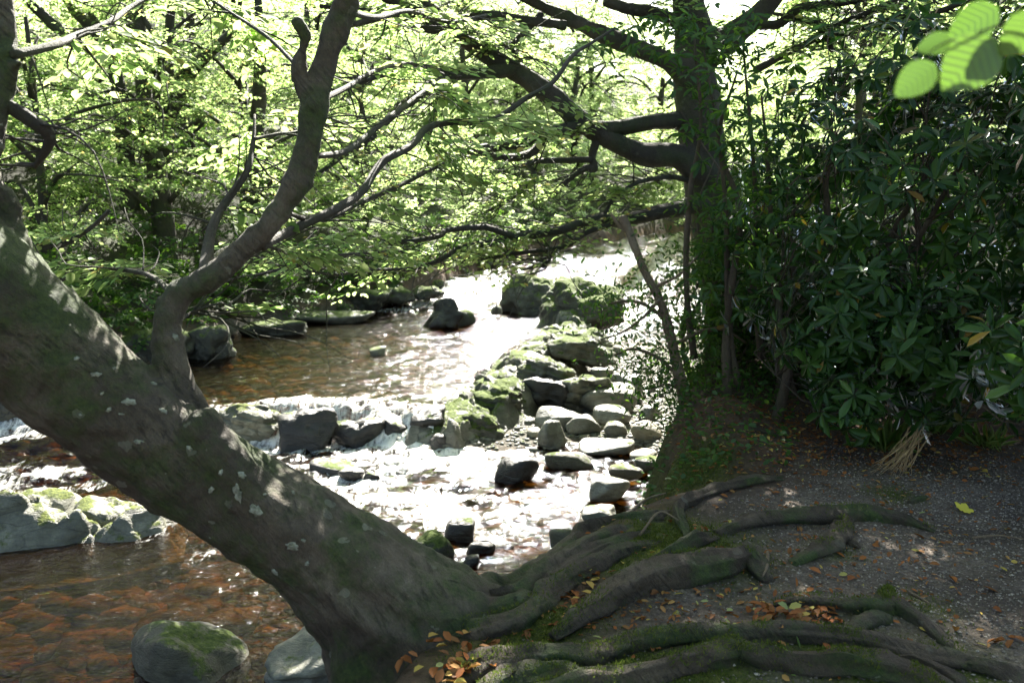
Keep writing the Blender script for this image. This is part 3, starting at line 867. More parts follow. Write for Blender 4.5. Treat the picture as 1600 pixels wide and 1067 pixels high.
RK('boulder', 'broad drowned dark rock in the ripples below the foam', 480, 560, 722, 748, -1.03, 'wet_rock', 0.7, 76, p=8)
# cascade ledge
RK('ledge_rock', 'pale moss-edged ledge stone at the lip of the cascade', 326, 424, 632, 684, -0.9, 'mossy_slab', 0.6, 81, p=12, amp=0.1, strata=0.1, sub=5)
RK('ledge_rock', 'dark ledge stone veiled by falling water', 426, 516, 644, 696, -0.95, 'wet_rock', 0.6, 82, p=12, amp=0.12, sub=4)
RK('ledge_rock', 'black stone splitting the little falls', 588, 642, 650, 686, -0.95, 'wet_rock', 0.8, 83, p=10, amp=0.12, sub=4)
RK('ledge_rock', 'low black hump under the thin middle of the cascade', 512, 592, 658, 694, -0.97, 'wet_rock', 0.6, 85, p=9, amp=0.14, sub=4)
RK('ledge_rock', 'small lip stone between the falls and the rib', 636, 690, 638, 672, -0.85, 'wet_rock', 0.8, 84, p=14, amp=0.1, sub=4)
# left side
outcrop('rock_slab', 'great cracked grey slab with yellow moss behind the leaning trunk', [(-6.2, 6.5), (-5.2, 6.55), (-4.2, 6.5), (-3.3, 6.55), (-2.6, 6.75)], [0.62, 0.66, 0.62, 0.55, 0.36], [-0.74, -0.70, -0.74, -0.80, -0.92], -1.18, 'mossy_slab', 961, 0.02, 0.16, 0.08)
RK('boulder', 'big dark olive boulder with a sunlit crest in the brown shallows', 160, 376, 1003, 1130, -1.17, 'olive_rock', 0.75, 92, p=13, amp=0.05, sub=5, rotz=-0.2, ry=0.24, peak=0.28)
RK('rock_slab', 'smooth pale slate at the water edge under the trunk base', 405, 610, 992, 1095, -1.05, 'boulder', 0.9, 93, p=12, amp=0.10, strata=0.2, sub=5, rotz=0.5, ry=-0.2)
RK('boulder', 'green mossy rock beyond the blue rapid', -60, 22, 622, 668, -0.85, 'mossy_rock', 0.8, 94)
# far bank
RK('bank_rock', 'long moss-blanketed rock along the far bank', 150, 300, 512, 570, -0.68, 'mossy_rock', 0.7, 101, p=5, amp=0.14, sub=5)
RK('bank_rock', 'square mossy block standing in the water at the far bank', 286, 354, 512, 566, -0.7, 'mossy_rock', 0.8, 102, p=8, amp=0.14, sub=5)
RK('bank_rock', 'low dark ledge running out from the far bank', 370, 470, 500, 526, -0.68, 'mossy_rock', 0.6, 103, p=8, amp=0.18, sub=4)
RK('bank_rock', 'pale gravelly shelf at the far water edge', 440, 580, 486, 506, -0.66, 'slate', 0.5, 104, p=10, amp=0.06, sub=4)
for i, (x0, x1, yt, yb, z_, l_) in enumerate([
        (470, 530, 452, 490, -.62, 'brown mossy outcrop beneath the hanging beech leaves'), (528, 600, 446, 484, -.58, 'knobbly mossy outcrop with bare roots above'),
        (596, 650, 442, 474, -.52, 'low outcrop with a mossy lip by the fast water'), (640, 690, 440, 466, -.45, 'last dark outcrop before the upper rapids'),
        (676, 692, 430, 452, -.42, 'upright black stump of rock at the rapids'), (720, 790, 396, 420, -.25, 'grey rock low on the bank above the rapids'), (380, 440, 470, 500, -.62, 'shadowed stone tucked under the far bank')]):
    RK('bank_rock', l_, x0, x1, yt + 8, yb, z_, 'mossy_rock', 0.8, 110 + i, p=7, amp=0.2, sub=4)

# small stones: one group on the dry bed
rs = np.random.RandomState(5)
shared = []
for k in range(6):
    V, F = rock_shape((1, rs.uniform(.7, .95), rs.uniform(.45, .65)), 0, 300 + k, 2, 14, 12, 0.08)
    shared.append({mn: mesh_np('stone', V, F) for mn in ('boulder', 'tan_stone', 'wet_rock')})
    for mn in shared[-1]: shared[-1][mn].materials.append(M[mn])
cnt = 0
for _ in range(900):
    if cnt >= 210: break
    px, py = rs.uniform(800, 1045), rs.uniform(575, 740 + 60 * rs.rand())
    g = G(px, py, -0.95)
    z = gz(g[0], g[1])
    if z > -0.7 or z < -1.12: continue
    mn = ['boulder', 'boulder', 'tan_stone', 'wet_rock'][rs.randint(4)]
    o = link('stone', shared[rs.randint(6)][mn])
    s = rs.uniform(0.05, 0.13) * (1.0 if rs.rand() < .8 else 1.5)
    o.scale = (s, s, s * .9); o.location = (g[0], g[1], z + s * 0.12); o.rotation_euler = (rs.uniform(-.2, .2), rs.uniform(-.2, .2), rs.uniform(0, 6.28))
    cw = {'boulder': 'grey', 'tan_stone': 'tan', 'wet_rock': 'black wet'}[mn]
    zone = 'at the edge of the glittering shallows' if py > 690 else ('in the gap between the pale boulders' if px < 960 else 'at the foot of the near bank')
    zone = 'along the foot of the rock rib' if px < 870 else zone
    tag(o, 'small %s stone %s' % (cw, zone), 'stone', '%s loose stones %s' % (cw, zone))
    cnt += 1
# fine shingle on the dry bed
pp = []
gx_ = rs.uniform(-0.6, 2.2, 9000); gy_ = rs.uniform(5.2, 14, 9000); gz_ = ground_z(gx_, gy_)
ok_ = (gz_ > -1.06) & (gz_ < -0.72)
for x, y, z in zip(gx_[ok_], gy_[ok_], gz_[ok_]):
    s = rs.uniform(0.012, 0.04)
    V, F = ICO[1]
    V = V[:12] if False else V
    pp.append((V * np.array([s, s * rs.uniform(.6, 1), s * .5]) * (1 + 0.2 * rs.normal(size=(len(V), 1))) + np.array([x, y, z]), [F]))
V, F = join(pp)
tag(link('shingle', mesh_np('shingle', V, F), M['boulder']), 'fine grey shingle between the boulders on the dry bed', 'shingle', kind='stuff')
# submerged cobbles
parts = []
cx_ = rs.uniform(-6, 1.0, 2600); cy_ = rs.uniform(3.6, 15.5, 2600); cz_ = ground_z(cx_, cy_); cw_ = water_z(cx_, cy_)
for x, y, z, w0 in zip(cx_, cy_, cz_, cw_):
    if z > w0 - 0.05: continue
    s = rs.uniform(0.05, 0.17) * (1 if rs.rand() < .9 else 1.6)
    V, F = ICO[1]
    V = V * np.array([s, s * rs.uniform(.6, 1), s * .45]) * (1 + 0.15 * rs.normal(size=(len(V), 1)))
    a = rs.uniform(0, 6.28); c_, s_ = math.cos(a), math.sin(a)
    V = V @ np.array([[c_, s_, 0], [-s_, c_, 0], [0, 0, 1]]) + np.array([x, y, z])
    V[:, 2] = np.minimum(V[:, 2], w0 - 0.05)
    parts.append((V, [F]))
V, F = join(parts)
tag(link('cobbles', mesh_np('cobbles', V, F), M['bed_stone']), 'amber cobbles lying under the brown water', 'cobbles', kind='stuff')

# ------------------------------------------------------------------ leaves
LEAF6 = np.array([[0, 0, 0], [0.30, 0.40, 0.06], [0.68, 0.40, 0.05], [1, 0, -0.06], [0.68, -0.40, 0.05], [0.30, -0.40, 0.06]])
LEAF6_F = np.array([[0, 3, 2, 1], [0, 5, 4, 3]])
LANCE6 = np.array([[0, 0, 0], [0.35, 0.36, 0.05], [0.72, 0.42, 0.02], [1, 0, -0.12], [0.72, -0.42, 0.02], [0.35, -0.36, 0.05]])
DIA4 = np.array([[0, 0, 0], [0.5, 0.46, 0.04], [1, 0, -0.04], [0.5, -0.46, 0.04]])
DIA4_F = np.array([[0, 3, 2, 1]])


def leaf_arrays(pos, d, nrm, L, Wd_, shape, F):
    d = unit(d); s = unit(np.cross(nrm, d)); u = np.cross(d, s)
    n_ = len(pos); k = len(shape)
    V = pos[:, None, :] + d[:, None, :] * (shape[None, :, 0] * L[:, None])[..., None] + s[:, None, :] * (shape[None, :, 1] * Wd_[:, None])[..., None] + u[:, None, :] * (shape[None, :, 2] * L[:, None])[..., None]
    FF = (F[None] + (np.arange(n_) * k)[:, None, None]).reshape(-1, F.shape[1])
    return V.reshape(-1, 3), FF


class Leaves:
    """collects leaves; the largest in view may become objects of their own"""
    def __init__(self):
        self.p = []; self.d = []; self.n = []; self.L = []; self.W = []

    def add(self, p, d, n_, L, W):
        self.p.append(p); self.d.append(d); self.n.append(n_); self.L.append(L); self.W.append(W)

    def cat(self):
        return [np.concatenate(a) for a in (self.p, self.d, self.n, self.L, self.W)]

    def build(self, mat, parent, singles=0, shape=LEAF6, F=LEAF6_F, name='foliage', seed=0, keep=None):
        p, d, n_, L, W = self.cat()
        if keep is not None:
            k = keep(p); p, d, n_, L, W = p[k], d[k], n_[k], L[k], W[k]
        r = np.random.RandomState(seed)
        if singles:
            x, y, dep = proj(p)
            size = L / np.maximum(dep, 0.1)
            vis = (x > 5) & (x < 1595) & (y > 5) & (y < 1060) & (dep > 0.2)
            # in view and not behind another part of the same crown: nearest first
            score = np.where(vis, size, 0)
            idx = np.argsort(-score)[:singles]
            idx = idx[score[idx] > 0]
            tints = r.rand(4)
            mes = []
            for t in range(4):
                me_ = mesh_np('leaf', shape.copy(), F, True, {'tint': np.full(len(shape), tints[t] * 0.3)})
                me_.materials.append(mat); mes.append(me_)
            dd = unit(d); ss = unit(np.cross(n_, dd)); uu = np.cross(dd, ss)
            inv = Matrix.Translation(-parent.location)
            for i in idx:
                o = bpy.data.objects.new('leaf', mes[r.randint(4)])
                COL.objects.link(o)
                o.parent = parent; o.matrix_parent_inverse = inv
                o.matrix_basis = Matrix(((dd[i][0] * L[i], ss[i][0] * W[i], uu[i][0] * L[i], p[i][0]),
                                         (dd[i][1] * L[i], ss[i][1] * W[i], uu[i][1] * L[i], p[i][1]),
                                         (dd[i][2] * L[i], ss[i][2] * W[i], uu[i][2] * L[i], p[i][2]), (0, 0, 0, 1)))
            k = np.ones(len(p), bool); k[idx] = False
            p, d, n_, L, W = p[k], d[k], n_[k], L[k], W[k]
        V, FF = leaf_arrays(p, d, n_, L, W, shape, F)
        o = link(name, mesh_np(name, V, FF, True, {'tint': np.repeat(r.rand(len(p)), len(shape))}), mat, parent)
        o['kind'] = 'stuff'
        return o


def spray_template(seed):
    r = np.random.RandomState(seed)
    pos = []; dr = []; nm = []; ln = []
    tw = []

    def twig(o, a, L, lv):
        n_ = int(L / 0.034)
        pts = []
        for i in range(n_ + 1):
            t = (i + 0.5) / n_ * L
            zig = 0.006 * (1 if i % 2 else -1)
            x = o[0] + math.cos(a) * t - math.sin(a) * zig; y = o[1] + math.sin(a) * t + math.cos(a) * zig
            z = -0.30 * (x * x + 0.5 * y * y) + 0.02 * r.normal()
            pts.append((x, y, z))
            for sd in ((1, -1)[i % 2],) if i < n_ else (0,):
                la = a + sd * r.uniform(0.6, 1.15)
                pos.append((x, y, z)); dr.append((math.cos(la), math.sin(la), -r.uniform(0.0, 0.45)))
                nm.append((r.normal(0, .26), r.normal(0, .26), 1)); ln.append(r.uniform(.046, .075))
        tw.append((pts[0], pts[-1]))
        if lv:
            k = r.randint(3, 6)
            for j in range(k):
                t = L * (0.15 + 0.7 * j / k); sd = 1 if j % 2 else -1
                twig((o[0] + math.cos(a) * t, o[1] + math.sin(a) * t), a + sd * r.uniform(.5, .9), L * r.uniform(.35, .6) * (1 - 0.5 * t / L), 0)
    twig((0, 0), 0, r.uniform(0.45, 0.62), 1)
    return np.array(pos), np.array(dr), np.array(nm), np.array(ln), np.array(tw)


SPR = [spray_template(900 + i) for i in range(7)]


def add_sprays(lv, org, az, pitch, scale, r, roll=None, twigs=None, leafscale=1.0, ratio=0.62, thin=1.0, jit=0.18):
    """place flat beech sprays at points"""
    n_ = len(org)
    ti = r.randint(0, len(SPR), n_)
    roll = r.normal(0, .25, n_) if roll is None else roll
    ca, sa = np.cos(az), np.sin(az); cp, sp = np.cos(pitch), np.sin(pitch); cr, sr = np.cos(roll), np.sin(roll)
    ex = np.stack([ca * cp, sa * cp, sp], 1)
    ey0 = np.stack([-sa, ca, np.zeros(n_)], 1); ez0 = np.cross(ex, ey0)
    ey = ey0 * cr[:, None] + ez0 * sr[:, None]; ez = np.cross(ex, ey)
    R = np.stack([ex, ey, ez], 1)
    for t in range(len(SPR)):
        k = np.where(ti == t)[0]
        if len(k) == 0: continue
        p, d, nm, ln, tw = SPR[t]
        if thin < 1:
            sel = r.rand(len(p)) < thin
            p, d, nm, ln = p[sel], d[sel], nm[sel], ln[sel]
        Rk = R[k]
        pp = np.einsum('mi,kij->kmj', p, Rk) * scale[k][:, None, None] + org[k][:, None, :]
        dd = np.einsum('mi,kij->kmj', d, Rk); nn = np.einsum('mi,kij->kmj', nm, Rk)
        nn = nn + r.normal(0, jit, nn.shape)
        LL = (ln[None, :] * r.uniform(.85, 1.2, (len(k), len(p)))) * leafscale
        lv.add(pp.reshape(-1, 3), dd.reshape(-1, 3), nn.reshape(-1, 3), LL.ravel(), LL.ravel() * ratio)
        if twigs is not None:
            tt = np.einsum('mai,kij->kmaj', tw, Rk) * scale[k][:, None, None, None] + org[k][:, None, None, :]
            twigs.append(tt.reshape(-1, 2, 3))


def twig_mesh(tw, rad=0.003):
    T = np.concatenate(tw)
    a, b = T[:, 0], T[:, 1]
    t = unit(b - a); u = unit(np.cross(t, np.array([0.1, 0.2, 1.0]))); w = np.cross(t, u)
    vs = []
    for k, (c, rr) in enumerate(((a, rad), (b, rad * .5))):
        for j in range(3):
            an = j * 2.094
            vs.append(c + (u * math.cos(an) + w * math.sin(an)) * rr)
    V = np.stack(vs, 1).reshape(-1, 3)
    f = np.array([[0, 1, 4, 3], [1, 2, 5, 4], [2, 0, 3, 5]])
    F = (f[None] + (np.arange(len(T)) * 6)[:, None, None]).reshape(-1, 4)
    return V, F


def fine_twigs(curves, n_, r, lmin=.25, lmax=.8, rad=.0045):
    out_ = []
    for _ in range(n_):
        c = curves[r.randint(len(curves))]
        i = r.randint(len(c) // 4, len(c)); d = c[min(len(c) - 1, i + 1)] - c[max(0, i - 1)]
        az = math.atan2(d[1], d[0]) + r.choice([-1, 1]) * r.uniform(.3, 1.1); L = r.uniform(lmin, lmax)
        p = c[i].copy(); pts_ = [p.copy()]; pz = r.normal(.05, .3)
        for k in range(4):
            az += r.normal(0, .35); pz += r.normal(-.05, .25)
            p = p + np.array([math.cos(az) * math.cos(pz), math.sin(az) * math.cos(pz), math.sin(pz)]) * L / 4
            pts_.append(p.copy())
        out_.append(tube(pts_, [rad * r.uniform(.7, 1.6), rad * .8, rad * .3], 5, 9))
    return join(out_)


def branch(name, pxs, rads_px, parent, mat, seg=8, sub=5, rough=0.12, seed=0):
    """pxs: (px, py, Y); radii in photo pixels"""
    pts = np.array([P(a, b, c) for a, b, c in pxs])
    r = [rp * np.linalg.norm(pts[int(round(i * (len(pts) - 1) / max(1, len(rads_px) - 1)))] - CAM) / FPX for i, rp in enumerate(rads_px)]
    V, F = tube(pts, r, seg, max(6, len(pts) * sub), rough, seed)
    o = link(name, mesh_np(name, V, F), mat, parent)
    return o, pts


def with_y(pts, y0, y1):
    n_ = len(pts)
    return [(a, b, y0 + (y1 - y0) * i / (n_ - 1)) for i, (a, b) in enumerate(pts)]


# ================================================================== leaning beech
base = P(640, 985, 3.1)
beech = empty('beech_tree', (base[0], base[1], gz(base[0], base[1])), 'leaning grey beech trunk arching over the river from tangled mossy roots', 'tree')
tr_pts = [(-330, 250, 2.75, 116), (-190, 335, 2.80, 112), (-60, 440, 2.86, 106), (40, 528, 2.92, 98), (140, 612, 2.98, 90), (248, 697, 3.04, 82), (375, 778, 3.1, 80), (500, 862, 3.14, 84), (590, 940, 3.16, 98), (640, 1010, 3.18, 118), (680, 1090, 3.2, 140), (700, 1180, 3.2, 150)]
pts = [P(a, b, c) for a, b, c, _ in tr_pts]
rad = [r_ * c / FPX for (_, _, c, r_) in tr_pts]
pieces = [tube(pts, rad, 28, 90)]


def fl(l, seg=14, n_=None, rough=0.0):
    p_ = [P(a, b, c) for a, b, c, _ in l]
    return tube(p_, [r_ * c / FPX for (_, _, c, r_) in l], seg, n_ or len(l) * 8, rough)


# upright limb
limb = [(345, 770, 3.2, 26.0), (310, 690, 3.15, 34.0), (282, 618, 3.12, 30.0), (268, 570, 3.12, 26.0), (262, 515, 3.16, 23.2), (276, 465, 3.2, 25.8), (330, 432, 3.24, 23.2), (400, 372, 3.3, 21.5), (455, 300, 3.36, 19.8), (482, 230, 3.4, 17.2), (490, 170, 3.43, 18.1), (504, 110, 3.46, 16.3), (524, 50, 3.48, 16.3), (545, -10, 3.5, 15.5), (572, -110, 3.6, 12.9), (600, -260, 3.7, 7.7)]
pieces.append(fl(limb, 18))
pieces.append(fl([(490, 165, 3.43, 13), (472, 135, 3.43, 9), (466, 105, 3.44, 8), (474, 72, 3.44, 7), (478, 55, 3.44, 8), (466, 36, 3.43, 11), (461, 30, 3.43, 9)], 12))
# left stems
pieces.append(fl([(-110, 440, 2.86, 40), (-60, 330, 2.9, 24), (-18, 240, 2.95, 19), (2, 150, 3.0, 18), (8, 60, 3.05, 17), (6, -40, 3.1, 16), (-5, -180, 3.2, 12)], 14))
pieces.append(fl([(40, 420, 2.95, 16), (18, 360, 2.98, 17), (4, 315, 3.0, 15), (-40, 260, 3.05, 13), (-90, 180, 3.1, 10)], 14))
pieces.append(fl([(8, 120, 3.02, 12), (24, 102, 3.0, 10), (36, 98, 2.98, 6)], 10))
# cords of wood running along the upper side into the roots, and flares
pieces.append(fl([(260, 680, 3.14, 18), (380, 742, 3.09, 32), (500, 805, 3.08, 34), (595, 862, 3.14, 32), (670, 904, 3.22, 26), (735, 926, 3.32, 18), (800, 920, 3.5, 13)], 14))
pieces.append(fl([(400, 770, 3.0, 34), (520, 846, 3.02, 38), (620, 904, 3.08, 36), (700, 936, 3.18, 28), (780, 944, 3.32, 16)], 14))
pieces.append(fl([(520, 870, 3.0, 50), (640, 950, 3.02, 50), (730, 976, 3.12, 32), (800, 970, 3.26, 16)], 14))
pieces.append(fl([(580, 960, 3.0, 60), (690, 1016, 2.98, 48), (780, 1034, 3.02, 28), (850, 1028, 3.12, 14)], 14))
pieces.append(fl([(580, 960, 3.12, 80), (625, 1050, 3.08, 96), (650, 1150, 3.05, 110), (670, 1260, 3.05, 110)], 18))
pieces.append(fl([(640, 1000, 3.0, 60), (720, 1064, 2.9, 46), (800, 1100, 2.86, 26)], 14))
pieces.append(fl([(300, 660, 3.0, 36), (420, 800, 2.98, 40), (540, 905, 2.98, 44), (600, 1000, 3.0, 50)], 14))
V, F = join(pieces)
tmp = bpy.data.objects.new('tmp', mesh_np('tmp', V, F))
COL.objects.link(tmp)
md = tmp.modifiers.new('r', 'REMESH'); md.mode = 'VOXEL'; md.voxel_size = 0.0125
ms = tmp.modifiers.new('s', 'SMOOTH'); ms.factor = 0.5; ms.iterations = 9
dg = bpy.context.evaluated_depsgraph_get()
me = bpy.data.meshes.new_from_object(tmp.evaluated_get(dg))
bpy.data.objects.remove(tmp)
n_ = len(me.vertices)
V = np.empty(n_ * 3); me.vertices.foreach_get('co', V); V = V.reshape(-1, 3)
NN = np.empty(n_ * 3); me.vertices.foreach_get('normal', NN); NN = NN.reshape(-1, 3)
ax = unit(np.array([-0.80, -0.1, 0.6])); bx = unit(np.cross(ax, [0, 1.0, 0])); cx = np.cross(ax, bx)
Q = np.stack([V @ ax * 0.8, V @ bx * 4.5, V @ cx * 4.5], 1)
low = sstep(0.9, 0.0, V[:, 2])
fold = 1 - np.abs(fbm(Q + 2, 3, 71)) * 3.2
disp = 0.018 * fbm(V * 5, 3, 72) + (0.007 + 0.042 * low) * np.clip(fold, -1, 1) + 0.007 * noise(V * 24, 73) + 0.020 * fbm(V * 2.1 + 3, 2, 74)
wr = np.abs(noise(np.stack([V @ ax * 22, V @ bx * 3, V @ cx * 3], 1), 75))
disp = disp - 0.004 * (wr < 0.10) * (noise(V * 3.5, 76) > 0.1)
V = V + NN * disp[:, None]
me.vertices.foreach_set('co', V.ravel().astype(np.float32)); me.update()
me.polygons.foreach_set('use_smooth', np.ones(len(me.polygons), bool))
me.materials.clear()
trunk = link('trunk', me, M['beech_bark'], beech)
# lichen plates: pale patches that sit on the bark
from mathutils.bvhtree import BVHTree
bvh = BVHTree.FromPolygons([Vector(v_) for v_ in V], [list(p_.vertices) for p_ in me.polygons])
m, nt, out = new_mat('lichen')
v = coords(nt)
princ(nt, out, ramp(nt, tex(nt, v, 60, 5), [(0.35, (0.10, 0.105, 0.075)), (0.65, (0.27, 0.28, 0.22))]), 0.9, 0.2, bump(nt, tex(nt, v, 150, 4), 0.6, 0.01))
M['lichen'] = m
rs = np.random.RandomState(12)
spots = [(400, 797, 9, 9), (457, 853, 11, 6), (202, 628, 8, 6), (340, 600 - 30, 0, 0), (430, 893, 6, 4), (378, 742, 6, 5), (150, 585, 6, 4), (255, 642, 6, 4), (372, 770, 7, 12), (296, 700, 4, 4), (170, 640, 4, 3), (330, 765, 4, 5), (240, 600, 5, 3), (275, 527, 7, 4), (215, 690, 4, 4), (120, 560, 4, 3), (480, 880, 4, 3), (345, 738, 4, 4)]
for _ in range(8):
    t = rs.rand(); spots.append((90 + t * 380 + rs.normal(0, 25), 575 + t * 270 + rs.normal(0, 35), rs.uniform(1.5, 3.5), rs.uniform(1.5, 3)))
for (a, b, ra, rb) in spots:
    if ra == 0: continue
    d = Vector(P(a, b, 3.0) - CAM).normalized()
    hit = bvh.ray_cast(Vector(CAM), d)
    if hit[0] is None: continue
    dist = hit[3]; nrm = hit[1]
    u = Vector((1, 0, 0)).cross(nrm).normalized(); w_ = nrm.cross(u)
    k = 22; ring = []
    ph = rs.uniform(0, 6, 3)
    for j in range(k):
        an = j / k * 6.283
        rr = 1 + .22 * math.sin(2 * an + ph[0]) + .15 * math.sin(5 * an + ph[1]) + .1 * math.sin(9 * an + ph[2])
        du = math.sin(an) * rb * rr * dist / FPX; dw = math.cos(an) * ra * rr * dist / FPX
        pt = hit[0] + u * du - w_ * dw
        h2 = bvh.find_nearest(pt)
        ring.append(np.array(h2[0] + h2[1] * 0.0015))
    c0 = np.array(hit[0] + nrm * 0.005)
    ring = np.array(ring); inner = c0 + (ring - c0) * 0.72 + np.array(nrm) * 0.0035
    V_ = np.vstack([ring, inner, c0[None]])
    j = np.arange(k); j2 = (j + 1) % k
    FQ = np.stack([j, j2, k + j2, k + j], 1); FT = np.stack([k + j, k + j2, np.full(k, 2 * k)], 1)
    link('lichen', mesh_np('lichen', V_, [FQ, FT]), M['lichen'], trunk)

# side branches of the leaning beech (photo pixel paths at their own distance)
bl = Leaves(); btw = []
BB = [
    (with_y([(410, 385), (459, 358), (530, 324), (567, 297), (597, 253), (641, 229), (665, 202), (699, 192), (766, 189), (820, 155), (864, 128), (894, 88), (925, 67), (960, 45)], 3.3, 6.2), (8, 7, 6, 5.5, 4.5, 4, 3, 2)),
    (with_y([(320, 428), (324, 395), (332, 355), (350, 320), (385, 270), (395, 225), (398, 180)], 3.24, 3.9), (11, 9, 7, 5, 4, 2)),
    (with_y([(396, 218), (430, 210), (469, 204), (505, 175)], 3.8, 4.2), (3, 2, 1.5)),
    (with_y([(20, 86), (84, 71), (118, 57), (169, 37), (202, 13), (245, -10)], 3.0, 4.0), (6, 5, 4, 3)),
    (with_y([(2, 160), (30, 176), (58, 195), (74, 206), (78, 219), (68, 240), (54, 262)], 3.0, 3.1), (10, 9, 9, 7, 3)),
    (with_y([(495, 160), (540, 138), (590, 110), (650, 100), (720, 120)], 3.45, 5.5), (5, 4, 3, 2)),
    (with_y([(478, 245), (540, 236), (600, 190), (651, 152), (690, 122)], 3.4, 5.0), (5, 5, 4, 3)),
    (with_y([(440, 330), (500, 345), (560, 318), (631, 287), (700, 252)], 3.35, 5.0), (4, 4, 3, 2)),
    (with_y([(170, 330), (150, 350), (120, 372), (90, 390)], 5.5, 6.0), (3, 3, 2)),
    (with_y([(548, 20), (590, 28), (640, 18), (700, 35), (760, 24)], 3.5, 5.5), (5, 4, 3, 2)),
    (with_y([(470, 110), (420, 60), (360, 20), (300, -20)], 3.44, 4.2), (3, 2.5, 2)),
    (with_y([(275, 470), (250, 440), (215, 425), (150, 420), (90, 440)], 3.2, 4.6), (5, 4, 3, 2)),
    (with_y([(278, 505), (300, 488), (330, 478), (360, 495)], 3.2, 3.5), (2.5, 2, 1)),
    (with_y([(330, 410), (350, 390), (400, 380), (470, 400), (540, 398), (620, 392)], 3.3, 6.5), (4, 3, 3, 2)),
]
sp_o = []; sp_a = []; sp_p = []; sp_s = []
rb = np.random.RandomState(33)
bcur = []
dens = [3, 5, 4, 6, 2, 2, 2, 3, 4, 3, 5, 7, 5, 5]
for i, (px, rr) in enumerate(BB):
    o, pts = branch('branch', px, rr, beech, M['branch_bark'], 8, 5, 0.15, i)
    c = catmull(pts, 60); bcur.append(c)
    Ln = np.linalg.norm(np.diff(c, axis=0), axis=1).sum()
    k = int(Ln * dens[i])
    for _ in range(k):
        t = rb.randint(18, 60) if i not in (11, 12, 13) else rb.randint(25, 60)
        d = c[min(59, t + 1)] - c[max(0, t - 1)]
        sp_o.append(c[t]); sp_a.append(math.atan2(d[1], d[0]) + rb.choice([-1, 1]) * rb.uniform(.3, 1.2)); sp_p.append(rb.normal(0.0, .2)); sp_s.append(rb.uniform(.55, .95) if i != 12 else 0.35)
add_sprays(bl, np.array(sp_o), np.array(sp_a), np.array(sp_p), np.array(sp_s), rb, None, btw)


def shade_canopy(lv, tw, targets, zlo, zhi, r, clear=None):
    """crown leaves above the picture: sprays through the part of the crown the sun crosses on its way to the targets"""
    zz = r.uniform(zlo, zhi, len(targets))
    org = targets + SUN[None, :] * ((zz - targets[:, 2]) / SUN[2])[:, None]
    x, y, dep = proj(org)
    k = (y < -160) | (dep < 0)
    org = org[k]
    n_ = len(org)
    add_sprays(lv, org, r.uniform(0, 6.28, n_), r.normal(0, .25, n_), r.uniform(.8, 1.2, n_), r, None, None, 1.35)


tg = np.stack([np.concatenate([rb.uniform(-5.0, -1.3, 560), rb.uniform(-1.3, 0.8, 240)]), np.concatenate([rb.uniform(2.6, 6.3, 560), rb.uniform(2.4, 3.9, 240)]), np.full(800, -0.3)], 1)
shade_canopy(bl, btw, tg, 4.0, 5.6, rb)  # unseen sprays added to keep the leaning trunk and left water in shade
bl.build(M['beech_leaf'], beech, 260, name='foliage', seed=1)
V, F = fine_twigs(bcur, 170, rb, .2, .6, .004)
link('fine_branches', mesh_np('fine_branches', V, F), M['branch_bark'], beech)['kind'] = 'stuff'
V, F = twig_mesh(btw, 0.0025)
link('twigs', mesh_np('twigs', V, F), M['branch_bark'], beech)['kind'] = 'stuff'

# roots on the path: half-buried, each its own part
root_samples = []
for i, (px, rr, lift) in enumerate(ROOTS):
    pts = []
    for (a, b) in px:
        g = G(a, b, lift)
        for _ in range(6):
            z = gz(g[0], g[1]); z = max(z, -0.16) + lift * 0.5
            g = G(a, b, z)
        pts.append(g)
    pts = np.array(pts)
    rads = [rp * np.linalg.norm(pts[int(round(j * (len(pts) - 1) / (len(rr) - 1)))] - CAM) / FPX for j, rp in enumerate(rr)]
    pts[:, 2] -= 0.12 * np.interp(np.linspace(0, 1, len(pts)), np.linspace(0, 1, len(rads)), rads)
    pts[0, 2] -= 0.5 * rads[0]; pts[-1, 2] -= 0.9 * rads[-1]
    V, F = tube(pts, rads, 18, len(pts) * 9, 0.34, 40 + i, flat=0.85, lobes=0.13)
    nn = len(V)
    V = V + 0.022 * np.stack([fbm(V * 5, 3, 5), fbm(V * 5 + 7, 3, 6), 0.8 * fbm(V * 6 + 13, 4, 7)], 1)
    link('root', mesh_np('root', V, F), M['root_bark'], beech)
    c = catmull(pts, 60); rr_ = np.interp(np.linspace(0, 1, 60), np.linspace(0, 1, len(rads)), rads)
    root_samples.append((c, rr_))

# ================================================================== big beech on the right
bt = P(1120, 470, 9.3)
bigt = empty('beech_tree', (bt[0], bt[1], gz(bt[0], bt[1])), 'dark upright beech behind the rhododendron with long limbs reaching over the water', 'tree')
tp = [(1170, 640, 9.3, 58.1), (1150, 560, 9.3, 47.5), (1140, 480, 9.3, 42.2), (1128, 400, 9.3, 38.7), (1110, 320, 9.3, 36.1), (1098, 240, 9.3, 36.1), (1092, 170, 9.3, 33.4), (1082, 110, 9.3, 31.7), (1085, 60, 9.3, 29.0), (1075, 0, 9.3, 24.6), (1060, -120, 9.4, 20.2), (1050, -300, 9.5, 14.1), (1060, -520, 9.6, 7.0)]
pc = [fl(tp, 20, 70)]
pc.append(fl([(1110, 80, 9.2, 24.6), (1160, 45, 9.15, 17.6), (1195, 14, 9.1, 15.8), (1230, -30, 9.0, 14.1), (1290, -130, 8.9, 11.4), (1360, -300, 8.8, 7.0)], 14))
pc.append(fl([(1105, 275, 9.2, 26.4), (1060, 245, 9.1, 19.4), (1000, 240, 9.0, 16.7), (930, 206, 8.9, 15.8), (850, 142, 8.8, 15.8), (780, 97, 8.7, 14.1), (700, 48, 8.6, 11.4), (615, 2, 8.5, 9.7), (540, -60, 8.4, 7.0), (440, -150, 8.3, 4.4)], 14))
